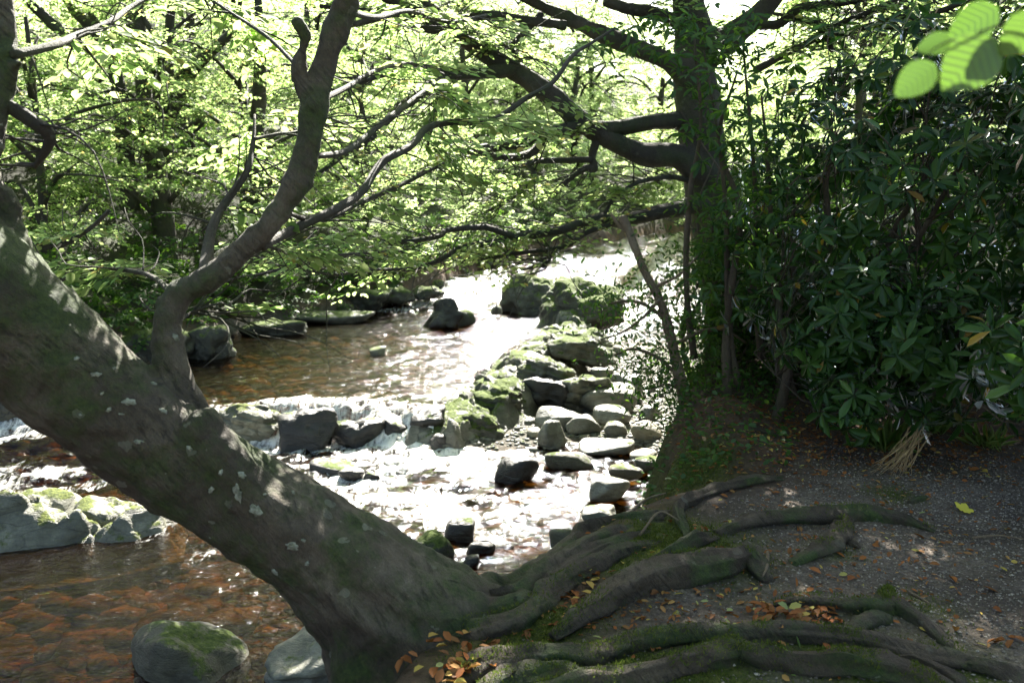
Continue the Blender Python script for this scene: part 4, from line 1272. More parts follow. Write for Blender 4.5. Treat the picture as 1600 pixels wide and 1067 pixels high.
pc.append(fl([(1085, 130, 9.2, 22.0), (1040, 95, 9.2, 14.1), (980, 70, 9.2, 12.3), (935, 52, 9.2, 12.3), (880, 26, 9.2, 11.4), (835, 4, 9.2, 9.7), (760, -40, 9.2, 7.9), (640, -120, 9.2, 4.4)], 14))
V, F = join(pc)
tmp = bpy.data.objects.new('tmp', mesh_np('tmp', V, F)); COL.objects.link(tmp)
md = tmp.modifiers.new('r', 'REMESH'); md.mode = 'VOXEL'; md.voxel_size = 0.03
ms = tmp.modifiers.new('s', 'SMOOTH'); ms.factor = 0.5; ms.iterations = 3
dg = bpy.context.evaluated_depsgraph_get()
me = bpy.data.meshes.new_from_object(tmp.evaluated_get(dg)); bpy.data.objects.remove(tmp)
n_ = len(me.vertices); V = np.empty(n_ * 3); me.vertices.foreach_get('co', V); V = V.reshape(-1, 3)
NN = np.empty(n_ * 3); me.vertices.foreach_get('normal', NN); NN = NN.reshape(-1, 3)
V = V + NN * (0.03 * fbm(V * 3, 3, 81) + 0.01 * fbm(V * 12, 2, 82))[:, None]
me.vertices.foreach_set('co', V.ravel().astype(np.float32)); me.polygons.foreach_set('use_smooth', np.ones(len(me.polygons), bool)); me.update(); me.materials.clear()
link('trunk', me, M['branch_bark'], bigt)
BG = [
    (with_y([(1060, 188), (1020, 190), (960, 200), (901, 202), (854, 206), (817, 223), (749, 233), (716, 243), (675, 263), (631, 287), (597, 304), (560, 314), (500, 335)], 9.2, 7.6), (14, 11, 11, 9, 6, 4.5, 3.5, 3, 2)),
    (with_y([(854, 209), (834, 236), (810, 245), (780, 246), (749, 241), (700, 255)], 8.8, 8.2), (7, 7, 6, 4, 2)),
    (with_y([(547, 39), (591, 30), (618, 42), (672, 47), (705, 56), (745, 70), (790, 96)], 8.0, 8.7), (5, 6, 6, 7, 7)),
    (with_y([(884, 40), (817, 32), (766, 24), (705, 32), (665, 22), (618, 20), (564, 17), (500, 10)], 9.0, 8.2), (7, 7, 6, 6, 5, 3)),
    (with_y([(692, 40), (682, 20), (660, -5), (640, -60)], 8.6, 8.5), (8, 8, 7, 5)),
    (with_y([(805, 108), (749, 115), (695, 121), (651, 152), (614, 179), (580, 215), (545, 236), (500, 270), (440, 300)], 8.7, 7.2), (9, 9, 9, 7, 6, 5, 4, 2)),
    (with_y([(695, 120), (645, 103), (597, 118), (550, 135), (500, 160)], 8.3, 7.5), (5, 4.5, 4, 3, 2)),
    (with_y([(692, 123), (685, 152), (675, 192), (668, 230)], 8.3, 8.2), (5, 4, 4, 2)),
    (with_y([(846, 22), (827, 44), (807, 64), (800, 81), (812, 92)], 9.0, 8.7), (5, 4.5, 4, 4)),
    (with_y([(932, 220), (925, 243), (928, 263), (915, 263), (894, 277), (880, 292)], 8.9, 8.8), (7, 6, 6, 4, 2)),
    (with_y([(924, 250), (867, 251), (827, 255), (834, 273), (810, 304), (780, 321), (740, 340)], 8.85, 8.2), (5, 4, 4, 3, 2)),
    (with_y([(1090, 290), (1056, 277), (1002, 284), (962, 307), (945, 334)], 9.2, 8.4), (4, 3.5, 3, 3)),
    (with_y([(1110, 318), (1060, 326), (1000, 340), (965, 347), (940, 342), (905, 350), (867, 362), (817, 369), (766, 380), (719, 387), (692, 404), (648, 419), (580, 422), (520, 430)], 9.1, 6.8), (12, 11, 9, 8, 7, 5.5, 4, 3, 2)),
    (with_y([(800, 369), (770, 358), (749, 355), (699, 360), (682, 370), (597, 384), (550, 397), (480, 412), (400, 430)], 7.6, 6.4), (5, 4.5, 4, 3, 2)),
    (with_y([(952, 352), (918, 363), (884, 384), (817, 395), (780, 400), (720, 410)], 8.3, 7.6), (4, 4, 3, 2)),
    (with_y([(880, 384), (862, 400), (852, 420)], 8.0, 7.9), (2.5, 2, 1.5)),
    (with_y([(1188, 40), (1219, 37), (1249, 13), (1290, 7), (1350, -2), (1420, -30)], 9.0, 8.0), (7, 6, 5.5, 5, 4)),
    (with_y([(1232, 28), (1276, 37), (1292, 56), (1300, 80)], 8.8, 8.5), (5, 4.5, 4)),
    (with_y([(1180, 110), (1225, 86), (1262, 67), (1296, 44), (1357, 20), (1420, -10)], 9.1, 8.0), (6, 5, 5, 4, 3)),
    (with_y([(1276, 64), (1330, 51), (1380, 34), (1448, 24), (1515, 0), (1580, -30)], 8.7, 7.5), (5, 5, 4, 4, 3)),
    (with_y([(1360, 40), (1440, 50), (1510, 42), (1590, 35)], 8.4, 7.6), (3, 2.5, 2)),
    (with_y([(945, 0), (979, 14), (1019, 20), (1070, 40)], 9.1, 9.25), (8, 8, 9, 10)),
]
gl_ = Leaves(); gtw = []; gcur = []
sp_o = []; sp_a = []; sp_p = []; sp_s = []
for i, (px, rr) in enumerate(BG):
    o, pts = branch('branch', px, rr, bigt, M['branch_bark'], 8, 6, 0.2, 50 + i)
    c = catmull(pts, 80); gcur.append(c); Ln = np.linalg.norm(np.diff(c, axis=0), axis=1).sum()
    for _ in range(int(Ln * 5)):
        t = rb.randint(12, 80); d = c[min(79, t + 1)] - c[max(0, t - 1)]
        sp_o.append(c[t] + rb.normal(0, .05, 3)); sp_a.append(math.atan2(d[1], d[0]) + rb.choice([-1, 1]) * rb.uniform(.2, 1.3)); sp_p.append(rb.normal(0.0, .2)); sp_s.append(rb.uniform(.7, 1.3))
add_sprays(gl_, np.array(sp_o), np.array(sp_a), np.array(sp_p), np.array(sp_s), rb, None, gtw)
tg = np.stack([rb.uniform(0.4, 5.0, 1100), rb.uniform(2.0, 7.6, 1100), np.full(1100, 0.3)], 1)
shade_canopy(gl_, gtw, tg, 4.4, 8.0, rb)  # sprays out of view, added to shade the path and rhododendron
gl_.build(M['beech_leaf'], bigt, 0, name='foliage', seed=2)
V, F = fine_twigs(gcur, 420, rb, .3, 1.1, .006)
link('fine_branches', mesh_np('fine_branches', V, F), M['branch_bark'], bigt)['kind'] = 'stuff'
V, F = twig_mesh(gtw, 0.003)
link('twigs', mesh_np('twigs', V, F), M['branch_bark'], bigt)['kind'] = 'stuff'

# ================================================================== sapling at the bank edge
sb = G(1072, 662, 0.02)
sap = empty('sapling', (sb[0], sb[1], gz(sb[0], sb[1])), 'thin crooked tan sapling rising from the mossy bank edge', 'tree')
branch('trunk', [(1072, 690, 6.1), (1070, 655, 6.1), (1068, 620, 6.12), (1058, 570, 6.15), (1044, 510, 6.2), (1032, 470, 6.22), (1010, 430, 6.3), (994, 392, 6.35), (984, 364, 6.4), (972, 340, 6.45)], (13, 10, 9, 8, 7, 6.5, 6, 5.5, 7), sap, M['sapling_bark'], 10, 6, 0.2, 3)
for i, (px, rr) in enumerate([
        (with_y([(1040, 500), (1015, 480), (985, 470), (950, 475)], 6.2, 6.3), (3.5, 3, 2)), (with_y([(1050, 540), (1090, 520), (1130, 515), (1165, 535)], 6.2, 6.5), (3.5, 3, 2)),
        (with_y([(1020, 450), (1060, 430), (1090, 400)], 6.25, 6.4), (3, 2, 1.5)), (with_y([(984, 364), (968, 352), (955, 335)], 6.4, 6.5), (4, 3.5, 2)), (with_y([(1062, 590), (1030, 560), (990, 545), (960, 555)], 6.15, 6.2), (3, 2.5, 1.5)),
        (with_y([(1030, 470), (1000, 500), (970, 520), (940, 530)], 6.2, 6.2), (2.5, 2, 1.2)), (with_y([(1066, 610), (1040, 600), (1010, 615)], 6.1, 6.0), (2.5, 2, 1.2))]):
    branch('branch', px, rr, sap, M['sapling_bark'], 7, 5, 0.15, 70 + i)
sl_ = Leaves()
k = 900
c_ = []
for (a, b, c, n_k, sx, sy) in [(990, 520, 6.2, 420, 38, 40), (960, 475, 6.3, 220, 40, 22), (1045, 590, 6.0, 420, 26, 45), (1000, 600, 6.1, 160, 30, 22), (1090, 520, 6.4, 420, 45, 60), (1060, 430, 6.4, 260, 40, 45), (1010, 440, 6.4, 60, 40, 25), (930, 440, 6.3, 60, 30, 25)]:
    for _ in range(n_k):
        c_.append(P(a + rb.normal(0, sx), b + rb.normal(0, sy), c + rb.normal(0, .15)))
c_ = np.array(c_); n_ = len(c_)
sl_.add(c_, rb.normal(0, 1, (n_, 3)) + np.array([0, 0, -.2]), rb.normal(0, .6, (n_, 3)) + np.array([0, 0, 1]), rb.uniform(.035, .06, n_), rb.uniform(.014, .022, n_))
sl_.build(M['dark_leaf'], sap, 0, LANCE6, LEAF6_F, 'foliage', 5)

# ================================================================== holly thicket between the sapling and the big trunk
hb = P(1120, 600, 7.6)
ho = empty('holly_bush', (hb[0], hb[1], gz(hb[0], hb[1])), 'loose dark small-leaved thicket between the sapling and the dark upright beech', 'bush')
hl = Leaves(); c_ = []; hs_ = []
for (a, b, c, n_k, sx, sy) in [(1100, 560, 7.3, 1100, 45, 45), (1130, 470, 7.6, 1100, 42, 55), (1085, 440, 7.8, 520, 36, 45), (1150, 370, 7.4, 700, 36, 50), (1190, 480, 7.0, 900, 40, 70), (1045, 500, 7.6, 420, 30, 50), (1210, 590, 6.8, 700, 45, 40)]:
    for q_ in range(n_k // 14):
        ce = P(a + rb.normal(0, sx), b + rb.normal(0, sy), c + rb.normal(0, .25)); hs_.append(ce)
        c_ += [ce + rb.normal(0, .07, 3) for _ in range(14)]
c_ = np.array(c_); n_ = len(c_)
hl.add(c_, rb.normal(0, 1, (n_, 3)) + np.array([0, 0, -.2]), rb.normal(0, .6, (n_, 3)) + np.array([0, 0, 1]), rb.uniform(.035, .065, n_), rb.uniform(.016, .026, n_))
hl.build(M['dark_leaf'], ho, 0, LANCE6, LEAF6_F, 'foliage', 25)
for i in range(7):
    x_, y_ = hb[0] + rb.uniform(-.35, .6), hb[1] + rb.uniform(-.5, .4); z_ = gz(x_, y_)
    V, F = tube([(x_, y_, z_ - .05), (x_ + rb.normal(0, .08), y_, z_ + .6), (x_ + rb.normal(0, .15), y_ + rb.normal(0, .1), z_ + 1.3), (x_ + rb.normal(0, .25), y_ + rb.normal(0, .1), z_ + rb.uniform(1.6, 2.2))], [.02, .016, .01, .004], 7, 20, .2, i)
    link('stem', mesh_np('stem', V, F), M['stem_bark'], ho)
tw = []
for q_ in hs_:
    e = np.array([hb[0] + (q_[0] - hb[0]) * .6, hb[1] + (q_[1] - hb[1]) * .6, q_[2] - rb.uniform(.1, .4)]); tw.append(np.array([[e, q_]]))
V, F = twig_mesh([np.concatenate(tw)], 0.004)
link('twigs', mesh_np('twigs', V, F), M['stem_bark'], ho)['kind'] = 'stuff'

# ================================================================== rhododendron
def whorls(lv, pts, out_dir, r, L0=0.075, L1=0.145, n0=6, n1=12):
    for p_, od in zip(pts, out_dir):
        ax_ = unit(od + r.normal(0, .25, 3) + np.array([0, 0, .35]))
        u = unit(np.cross(ax_, [0.3, 0.2, 1.0])); w_ = np.cross(ax_, u)
        k = r.randint(n0, n1)
        a = np.arange(k) * 2.4 + r.rand() * 6
        el = r.uniform(-0.55, 0.75, k) - r.uniform(0, .35)
        d = (u[None] * np.cos(a)[:, None] + w_[None] * np.sin(a)[:, None]) * np.cos(el)[:, None] + ax_[None] * np.sin(el)[:, None]
        d[:, 2] -= 0.12
        nrm = ax_[None] * np.cos(el)[:, None] - (u[None] * np.cos(a)[:, None] + w_[None] * np.sin(a)[:, None]) * np.sin(el)[:, None] + r.normal(0, .15, (k, 3))
        L = r.uniform(L0, L1, k)
        lv.add(p_[None] + d * 0.008 - ax_[None] * r.uniform(0, .03, k)[:, None], d, nrm, L, L * r.uniform(.33, .42, k))


rb2 = np.random.RandomState(77)
rh = empty('rhododendron', (2.5, 5.6, gz(2.5, 5.6)), 'broad dark glossy rhododendron bush spreading beside the gravel path', 'bush')
rl = Leaves()
W_p = []; W_d = []
lobes = [((2.75, 5.9, 1.35), (1.25, 0.95, 1.05), 420), ((3.7, 5.2, 1.3), (1.2, 1.1, 1.2), 400), ((2.15, 5.5, 0.75), (0.62, 0.55, 0.5), 120), ((2.45, 5.0, 0.62), (0.55, 0.4, 0.42), 95), ((2.3, 6.6, 1.8), (0.7, 0.7, 0.8), 80),
         ((3.05, 4.2, 1.25), (0.55, 0.6, 0.8), 130), ((2.35, 3.9, 0.85), (0.35, 0.35, 0.3), 40), ((1.95, 4.95, 0.38), (0.22, 0.2, 0.22), 22), ((4.4, 6.6, 1.9), (1.3, 1.2, 1.4), 200), ((3.5, 5.6, 2.45), (1.2, .9, .6), 170), ((2.5, 6.1, 2.3), (.6, .6, .45), 60), ((2.2, 7.6, 0.9), (0.55, 0.5, 0.75), 110)]
stem_t = []
for (c, s, k) in lobes:
    c = np.array(c); s = np.array(s)
    d = unit(rb2.normal(size=(k, 3)))
    d[:, 1] -= 0.25; d = unit(d)
    rr = rb2.uniform(.62, 1.05, k)[:, None] * (1 + 0.25 * noise(d * 2.2 + c, 9)[:, None])
    p_ = c + d * s * rr
    ok = p_[:, 2] > 0.12
    W_p.append(p_[ok]); W_d.append(d[ok]); stem_t += list(p_[ok][::3])
whorls(rl, np.concatenate(W_p), np.concatenate(W_d), rb2)
# loose shoots in front of the big trunk
sh = []
for (a, b, c, k, sx, sy) in [(1085, 60, 6.3, 22, 45, 30), (1150, 50, 6.2, 16, 40, 35), (1120, 150, 6.2, 18, 40, 45), (1150, 260, 6.0, 18, 40, 45), (1110, 330, 6.2, 12, 35, 35), (1190, 180, 6.0, 16, 45, 50), (980, 55, 6.6, 9, 40, 20), (1180, 330, 6.0, 20, 40, 50), (1120, 430, 6.3, 14, 30, 40), (1160, 420, 6.1, 14, 30, 40)]:
    for _ in range(int(k * 1.7)):
        sh.append(P(a + rb2.normal(0, sx), b + rb2.normal(0, sy), c + rb2.normal(0, .2)))
sh = np.array(sh)
sl2_ = Leaves()
whorls(sl2_, sh, np.tile(np.array([0, -.3, .6]), (len(sh), 1)), rb2, 0.06, 0.11, 5, 9)
sl2_.build(M['dark_leaf'], rh, 0, LANCE6, LEAF6_F, 'young_foliage', 16)
rl.build(M['rhodo_leaf'], rh, 300, LANCE6, LEAF6_F, 'foliage', 6)
roots_ = [(1.75, 5.75), (2.1, 5.9), (2.5, 5.5), (2.9, 5.6), (3.4, 5.2), (3.1, 4.5), (2.0, 6.5), (2.6, 6.3), (3.9, 5.6), (1.55, 6.2)]
for i, (x, y) in enumerate(roots_):
    z = gz(x, y)
    pts = [np.array([x, y, z - .05])]
    dx, dy = rb2.normal(0, .35), rb2.normal(0, .25)
    H = rb2.uniform(1.5, 2.3)
    for j in range(1, 6):
        t = j / 5
        pts.append(np.array([x + dx * t + rb2.normal(0, .07), y + dy * t + rb2.normal(0, .07), z + H * t]))
    V, F = tube(pts, [.035, .028, .022, .016, .008], 8, 30, 0.2, i)
    link('stem', mesh_np('stem', V, F), M['stem_bark'], rh)
    c = catmull(pts, 30)
for i, px in enumerate([[(1152, 600), (1140, 520), (1136, 420), (1134, 320), (1120, 200), (1100, 80)], [(1240, 620), (1215, 520), (1208, 400), (1200, 260), (1190, 150)], [(1085, 560), (1072, 440), (1078, 300), (1095, 200), (1085, 60)], [(1190, 560), (1175, 420), (1180, 300), (1160, 60)]]):
    branch('stem', with_y(px, 6.2 + .1 * i, 6.2), (6, 5, 4, 3, 1.5), rh, M['stem_bark'], 7, 6, 0.2, 90 + i)
stem_t = np.array(stem_t)
tw = []
for q_ in stem_t:
    x, y = roots_[int(np.argmin([(q_[0] - a) ** 2 + (q_[1] - b) ** 2 for a, b in roots_]))]
    e = np.array([x, y, max(gz(x, y) + .3, q_[2] - rb2.uniform(.2, .7))]); m_ = q_ * .55 + e * .45 + rb2.normal(0, .06, 3)
    tw.append(np.array([[e, m_], [m_, q_]]))
V, F = twig_mesh([np.concatenate(tw)], 0.006)
link('twigs', mesh_np('twigs', V, F), M['stem_bark'], rh)['kind'] = 'stuff'

# ================================================================== branch hanging close by, from a beech standing beside the path
nt_ = empty('beech_tree', (3.2, -0.6, gz(3.2, -0.6)), 'beech beside the path whose pale green leaf twig hangs close by', 'tree')
V, F = tube([(3.2, -.6, -.2), (3.15, -.6, 1.5), (3.25, -.55, 3.2), (3.1, -.5, 5.5), (3.2, -.4, 7.5)], [.2, .16, .14, .1, .04], 14, 40, .08, 2)
link('trunk', mesh_np('trunk', V, F), M['beech_bark'], nt_)
V, F = tube([(3.2, -.55, 2.4), (2.5, -.1, 2.62), (1.7, .45, 2.5), (1.05, .85, 2.22), (0.66, .98, 2.0), (0.5, 1.02, 1.9)], [.035, .025, .014, .007, .0035, .0015], 8, 50, .1, 3)
link('branch', mesh_np('branch', V, F), M['branch_bark'], nt_)


def near_leaf(pb, ptip, w_px, Y, roll):
    a = P(pb[0], pb[1], Y); b = P(ptip[0], ptip[1], Y + 0.01)
    L = np.linalg.norm(b - a); d = unit(b - a); W_ = w_px / FPX * Y
    n_ = unit(np.array([roll, -1.0, 0.35])); s = unit(np.cross(n_, d)); u = np.cross(d, s)
    ts = np.linspace(0, 1, 13); vs = []; fs = []
    for i, t in enumerate(ts):
        hw = 0.5 * math.sin(math.pi * min(1, t ** 0.8 * 1.0)) ** 0.75 if 0 < t < 1 else 0.0
        wav = 0.012 * math.sin(i * 3.1)
        for sd in (-1, -.5, 0, .5, 1):
            vs.append((t, sd * (hw + (wav if abs(sd) == 1 else 0)), 0.08 * abs(sd) * hw - 0.10 * t * t + 0.01 * math.sin(i * 2.5) * abs(sd)))
    for i in range(12):
        for j in range(4):
            k = i * 5 + j; fs.append((k, k + 5, k + 6, k + 1))
    me_ = mesh_np('leaf', np.array(vs), np.array(fs), True, {'tint': np.full(len(vs), .2)})
    me_.materials.append(M['near_leaf'])
    o = bpy.data.objects.new('leaf', me_); COL.objects.link(o); o.parent = nt_; o.matrix_parent_inverse = Matrix.Translation(-nt_.location)
    o.matrix_basis = Matrix(((d[0] * L, s[0] * W_, u[0] * L, a[0]), (d[1] * L, s[1] * W_, u[1] * L, a[1]), (d[2] * L, s[2] * W_, u[2] * L, a[2]), (0, 0, 0, 1)))


near_leaf((1556, 60), (1474, 140), 84, 1.0, 0.1)
near_leaf((1462, 100), (1398, 150), 52, 1.02, -0.2)
near_leaf((1560, 12), (1482, 62), 56, 1.05, 0.3)
near_leaf((1490, 62), (1432, 76), 36, 1.08, 0.0)
near_leaf((1625, 20), (1566, 88), 60, 0.98, 0.2)
V, F = tube([(0.66, .98, 2.0), P(1640, 0, 1.0), P(1560, 40, 1.0), P(1480, 66, 1.02), P(1450, 84, 1.03)], [.003, .002, .0016, .0012, .0008], 6, 24)
link('twig', mesh_np('twig', V, F), M['branch_bark'], nt_)
nl = Leaves()
k = 420
o_ = np.stack([rb.uniform(-2.5, 4.5, k), rb.uniform(-2.5, 3.0, k), rb.uniform(4.2, 7.5, k)], 1)
add_sprays(nl, o_, rb.uniform(0, 6.28, k), rb.normal(0, .25, k), rb.uniform(.9, 1.3, k), rb, None, None, 1.4)
nl.build(M['beech_leaf'], nt_, 0, DIA4, DIA4_F, 'foliage', 8)

# ================================================================== background trees
def crown_mesh(seed, n_spr, rad, z0, z1, limbs, leafscale, mat, droop=0.1):
    """crown of flat leafy sprays carried on limbs; local coordinates, base at origin"""
    r = np.random.RandomState(seed)
    lv = Leaves(); tubes = []
    o_ = []; a_ = []; p_ = []; s_ = []
    per = n_spr // limbs
    for i in range(limbs):
        az = i * 2.4 + r.normal(0, .3); zs = z0 + (z1 - z0) * (i + .5) / limbs
        Lr = rad * (1.0 - 0.45 * ((zs - z0) / (z1 - z0)) ** 2) * r.uniform(.75, 1.1)
        d = np.array([math.cos(az), math.sin(az), 0])
        pts = [np.array([0, 0, zs - .5]), d * Lr * .3 + np.array([0, 0, zs + r.uniform(0, .4)]), d * Lr * .65 + np.array([r.normal(0, .2), r.normal(0, .2), zs + r.uniform(0, .5)]), d * Lr + np.array([r.normal(0, .3), r.normal(0, .3), zs - r.uniform(0, .8)])]
        tubes.append(tube(pts, [.055, .036, .022, .008], 6, 14, .2, i))
        c = catmull(pts, 40)
        for _ in range(per):
            t = 8 + int(31 * r.rand() ** .8)
            off = r.normal(0, 1, 3) * np.array([.55, .55, .16]) * (0.4 + Lr * .16)
            o_.append(c[t] + off); a_.append(math.atan2(d[1], d[0]) + r.normal(0, .8)); p_.append(r.normal(-droop, .22)); s_.append(r.uniform(.8, 1.35))
            if r.rand() < .12: tubes.append(tube([c[t], c[t] + off * .5 + r.normal(0, .05, 3), c[t] + off], [.018, .012, .005], 4, 5))
    add_sprays(lv, np.array(o_), np.array(a_), np.array(p_), np.array(s_), r, None, None, leafscale, jit=0.55)
    p, d, n_, L, W_ = lv.cat()
    V, F = leaf_arrays(p, d, n_, L, W_, DIA4, DIA4_F)
    me_ = mesh_np('foliage', V, F, True, {'tint': np.repeat(r.rand(len(p)), 4)}); me_.materials.append(M[mat])
    V, F = join(tubes); ml = mesh_np('limbs', V, F); ml.materials.append(M['branch_bark'])
    return me_, ml


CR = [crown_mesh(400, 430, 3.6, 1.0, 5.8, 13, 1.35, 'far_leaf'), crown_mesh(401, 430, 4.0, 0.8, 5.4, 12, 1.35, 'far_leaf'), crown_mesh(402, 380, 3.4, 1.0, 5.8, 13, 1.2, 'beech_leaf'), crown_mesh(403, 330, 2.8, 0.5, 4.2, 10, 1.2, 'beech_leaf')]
# position, crown, scale, trunk radius, lean, label
BGT = [
    (-5.9, 15.2, 2, 0.85, .17, (-0.25, 0.1), 'forked dark beech on the left bank, nearest the mossy rocks'),
    (-4.9, 16.6, 2, 0.9, .16, (0.3, 0.1), 'dark beech with a bent right-hand fork behind the mossy rocks'),
    (-8.6, 14.6, 1, 0.9, .15, (-.1, 0), 'beech half hidden behind the leaning trunk on the left slope'),
    (-10.5, 19.0, 0, 1.0, .2, (0.1, 0), 'beech higher on the left slope'),
    (-7.4, 20.5, 0, 1.0, .2, (0.05, 0), 'slender beech midway up the left slope'),
    (-3.4, 20.6, 3, 1.0, .12, (0.2, 0), 'low bushy beech leaning over the far water edge'),
    (-5.4, 25.5, 1, 1.0, .18, (0, 0), 'pale leaved beech behind the upper rapids'),
    (-1.6, 32.0, 1, 1.1, .2, (0, 0), 'sunlit beech beyond the head of the rapids'),
    (2.4, 35.0, 0, 1.1, .2, (0, 0), 'glowing yellow-green beech where the river bends away'),
    (6.2, 38.0, 1, 1.2, .2, (0, 0), 'bright beech on the outside of the river bend'),
    (-5.5, 33.0, 0, 1.25, .2, (0, 0), 'tall beech at the back of the left slope'),
    (-11.5, 28.0, 1, 1.25, .2, (0, 0), 'broad beech at the top of the left slope'),
    (-15.0, 21.0, 0, 1.1, .2, (0, 0), 'beech at the far edge of the left slope'),
    (8.2, 20.5, 2, 1.0, .18, (0, 0), 'beech behind the rhododendron'),
    (11.5, 26.0, 1, 1.15, .2, (0, 0), 'sunlit beech seen between the rhododendron and the dark upright beech'),
    (13.5, 17.5, 2, 1.1, .2, (0, 0), 'beech on the slope right of the rhododendron'),
    (12.0, 40.0, 0, 1.3, .2, (0, 0), 'distant pale beech past the bend'),
    (5.6, 14.6, 3, 1.1, .10, (-.1, 0), 'young beech just behind the dark upright beech'),
    (0.5, 42.0, 1, 1.3, .2, (0, 0), 'far beech closing the view above the rapids'),
    (8.8, 33.0, 0, 1.1, .15, (0, 0), 'round crowned beech past the upright dark beech'),
    (-6.6, 12.6, 3, 0.8, .09, (0, 0), 'young beech with low leafy branches beside the long mossy rock'),
    (-9.6, 11.4, 3, 1.0, .1, (0, 0), 'young beech at the water edge beyond the blue rapid'),
    (0.2, 38.5, 1, 1.2, .18, (0, 0), 'wide beech rising behind the low spreading one'),
    (3.4, 38.5, 0, 1.3, .18, (0, 0), 'distant beech in full sun down the valley'),
    (-8.4, 24.5, 2, 1.1, .18, (0, 0), 'dark leaved beech in the middle of the left slope'),
    (6.9, 16.8, 2, 1.0, .12, (0, 0), 'leafy beech rising straight behind the rhododendron top'),
    (9.6, 22.5, 0, 1.1, .14, (0, 0), 'pale beech filling the gap above the rhododendron'),
    (-18, 30, 0, 1.3, .2, (0, 0), 'far beech on the skyline of the left slope'),
    (18, 30, 1, 1.3, .2, (0, 0), 'far beech on the right bank skyline'),
]
for i, (x, y, ci, sc, tr_, lean, lab) in enumerate(BGT):
    z = gz(x, y)
    t = empty('beech_tree', (x, y, z), lab, 'tree', 'trees along the far banks')
    scz = min(sc, max(0.55, (1.55 + 0.215 * y + 0.9 - z) / [6.2, 5.8, 6.2, 4.5][ci]))
    H = [6.2, 5.8, 6.2, 4.5][ci] * scz
    pts = [np.array([0, 0, -.4]), np.array([lean[0] * .2, lean[1] * .2, H * .2]), np.array([lean[0] * .6 + rb.normal(0, .08), lean[1] * .6, H * .45]), np.array([lean[0] * .8 + rb.normal(0, .12), lean[1], H * .7]), np.array([lean[0], lean[1], H])]
    tr_ = tr_ * (0.7 if i > 1 else 1.0)
    V, F = tube(pts, [tr_ * 1.25, tr_, tr_ * .85, tr_ * .6, .03], 12, 30, .1, i)
    o = link('trunk', mesh_np('trunk', V, F), M['branch_bark']); o.parent = t
    for me_ in CR[ci]:
        o = link(me_.name.split('.')[0], me_); o.parent = t
        o.scale = (sc, sc, scz); o.rotation_euler = (0, 0, rb.uniform(0, 6.28))
        if 'foliage' in me_.name: o['kind'] = 'stuff'

# named limbs of the left background trees seen against the leaves
lt = [o for o in COL.objects if o.get('label', '').startswith('forked dark beech')][0]
for i, (px, y0, y1, rr) in enumerate([([(205, 330), (195, 230), (188, 150), (165, 70), (120, 20), (90, -20)], 15.0, 15.0, (13, 12, 10, 8, 5)), ([(162, 125), (128, 88), (101, 57), (67, 24), (40, 0)], 14.6, 14.2, (7, 7, 7, 6)), ([(186, 150), (175, 90), (160, 50), (140, 20)], 15, 14.8, (6, 5, 4))]):
    branch('limb', with_y(px, y0, y1), rr, lt, M['branch_bark'], 8, 5, .15, 200 + i)
lt = [o for o in COL.objects if o.get('label', '').startswith('dark beech with a bent')][0]
for i, (px, y0, y1, rr) in enumerate([([(250, 320), (255, 230), (268, 160), (295, 115), (330, 80), (390, 30)], 16.2, 16.0, (16, 15, 13, 9, 5)), ([(262, 190), (230, 130), (210, 60), (200, 0)], 16.2, 16.4, (10, 9, 8, 6)), ([(268, 160), (262, 80), (270, 0)], 16.2, 16.2, (8, 7, 6)), ([(310, 290), (305, 240), (300, 215), (320, 190)], 16, 15.9, (4, 3, 2))]):
    branch('limb', with_y(px, y0, y1), rr, lt, M['branch_bark'], 8, 5, .15, 210 + i)

# far woodland that reads as one mass
rf = np.random.RandomState(91)
lv = Leaves()
k = 3400
xx = rf.uniform(-46, 46, k); yy = rf.uniform(38, 66, k)
ok = (np.abs(xx) < yy * .75)
xx, yy = xx[ok], yy[ok]; k = len(xx)
zz = ground_z(xx, yy) + rf.uniform(0.2, 6.5, k) * np.where(np.abs(xx) < 8, .75, 1.0)
add_sprays(lv, np.stack([xx, yy, zz], 1), rf.uniform(0, 6.28, k), rf.normal(0, .4, k), rf.uniform(1.6, 2.6, k), rf, None, None, 2.6)
p, d, n_, L, W_ = lv.cat()
V, F = leaf_arrays(p, d, n_, L, W_, DIA4, DIA4_F)
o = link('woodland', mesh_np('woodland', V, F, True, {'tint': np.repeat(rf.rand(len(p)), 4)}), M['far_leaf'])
tag(o, 'hazy sunlit woodland filling the valley beyond the bend', 'woodland', kind='stuff')

# undergrowth on the far bank
def undergrowth(name, label, area, k, zlo, zhi, ls, mat, seed):
    r = np.random.RandomState(seed)
    x = r.uniform(area[0], area[1], k); y = r.uniform(area[2], area[3], k)
    sl2 = np.interp(y, XL_Y, XL_X) - x
    ok = sl2 > 0.15
    x, y = x[ok], y[ok]; n_ = len(x)
    z = ground_z(x, y) + r.uniform(zlo, zhi, n_) * (0.35 + 0.65 * np.abs(n2(x, y, .5, 2, seed)) * 2)
    lv_ = Leaves()
    add_sprays(lv_, np.stack([x, y, z], 1), r.uniform(0, 6.28, n_), r.normal(.15, .35, n_), r.uniform(.6, 1.0, n_), r, None, None, ls)
    p, d, nn, L, W_ = lv_.cat()
    V, F = leaf_arrays(p, d, nn, L, W_, DIA4, DIA4_F)
    o_ = link(name, mesh_np(name, V, F, True, {'tint': np.repeat(r.rand(len(p)), 4)}), M[mat])
    return tag(o_, label, 'undergrowth', kind='stuff')


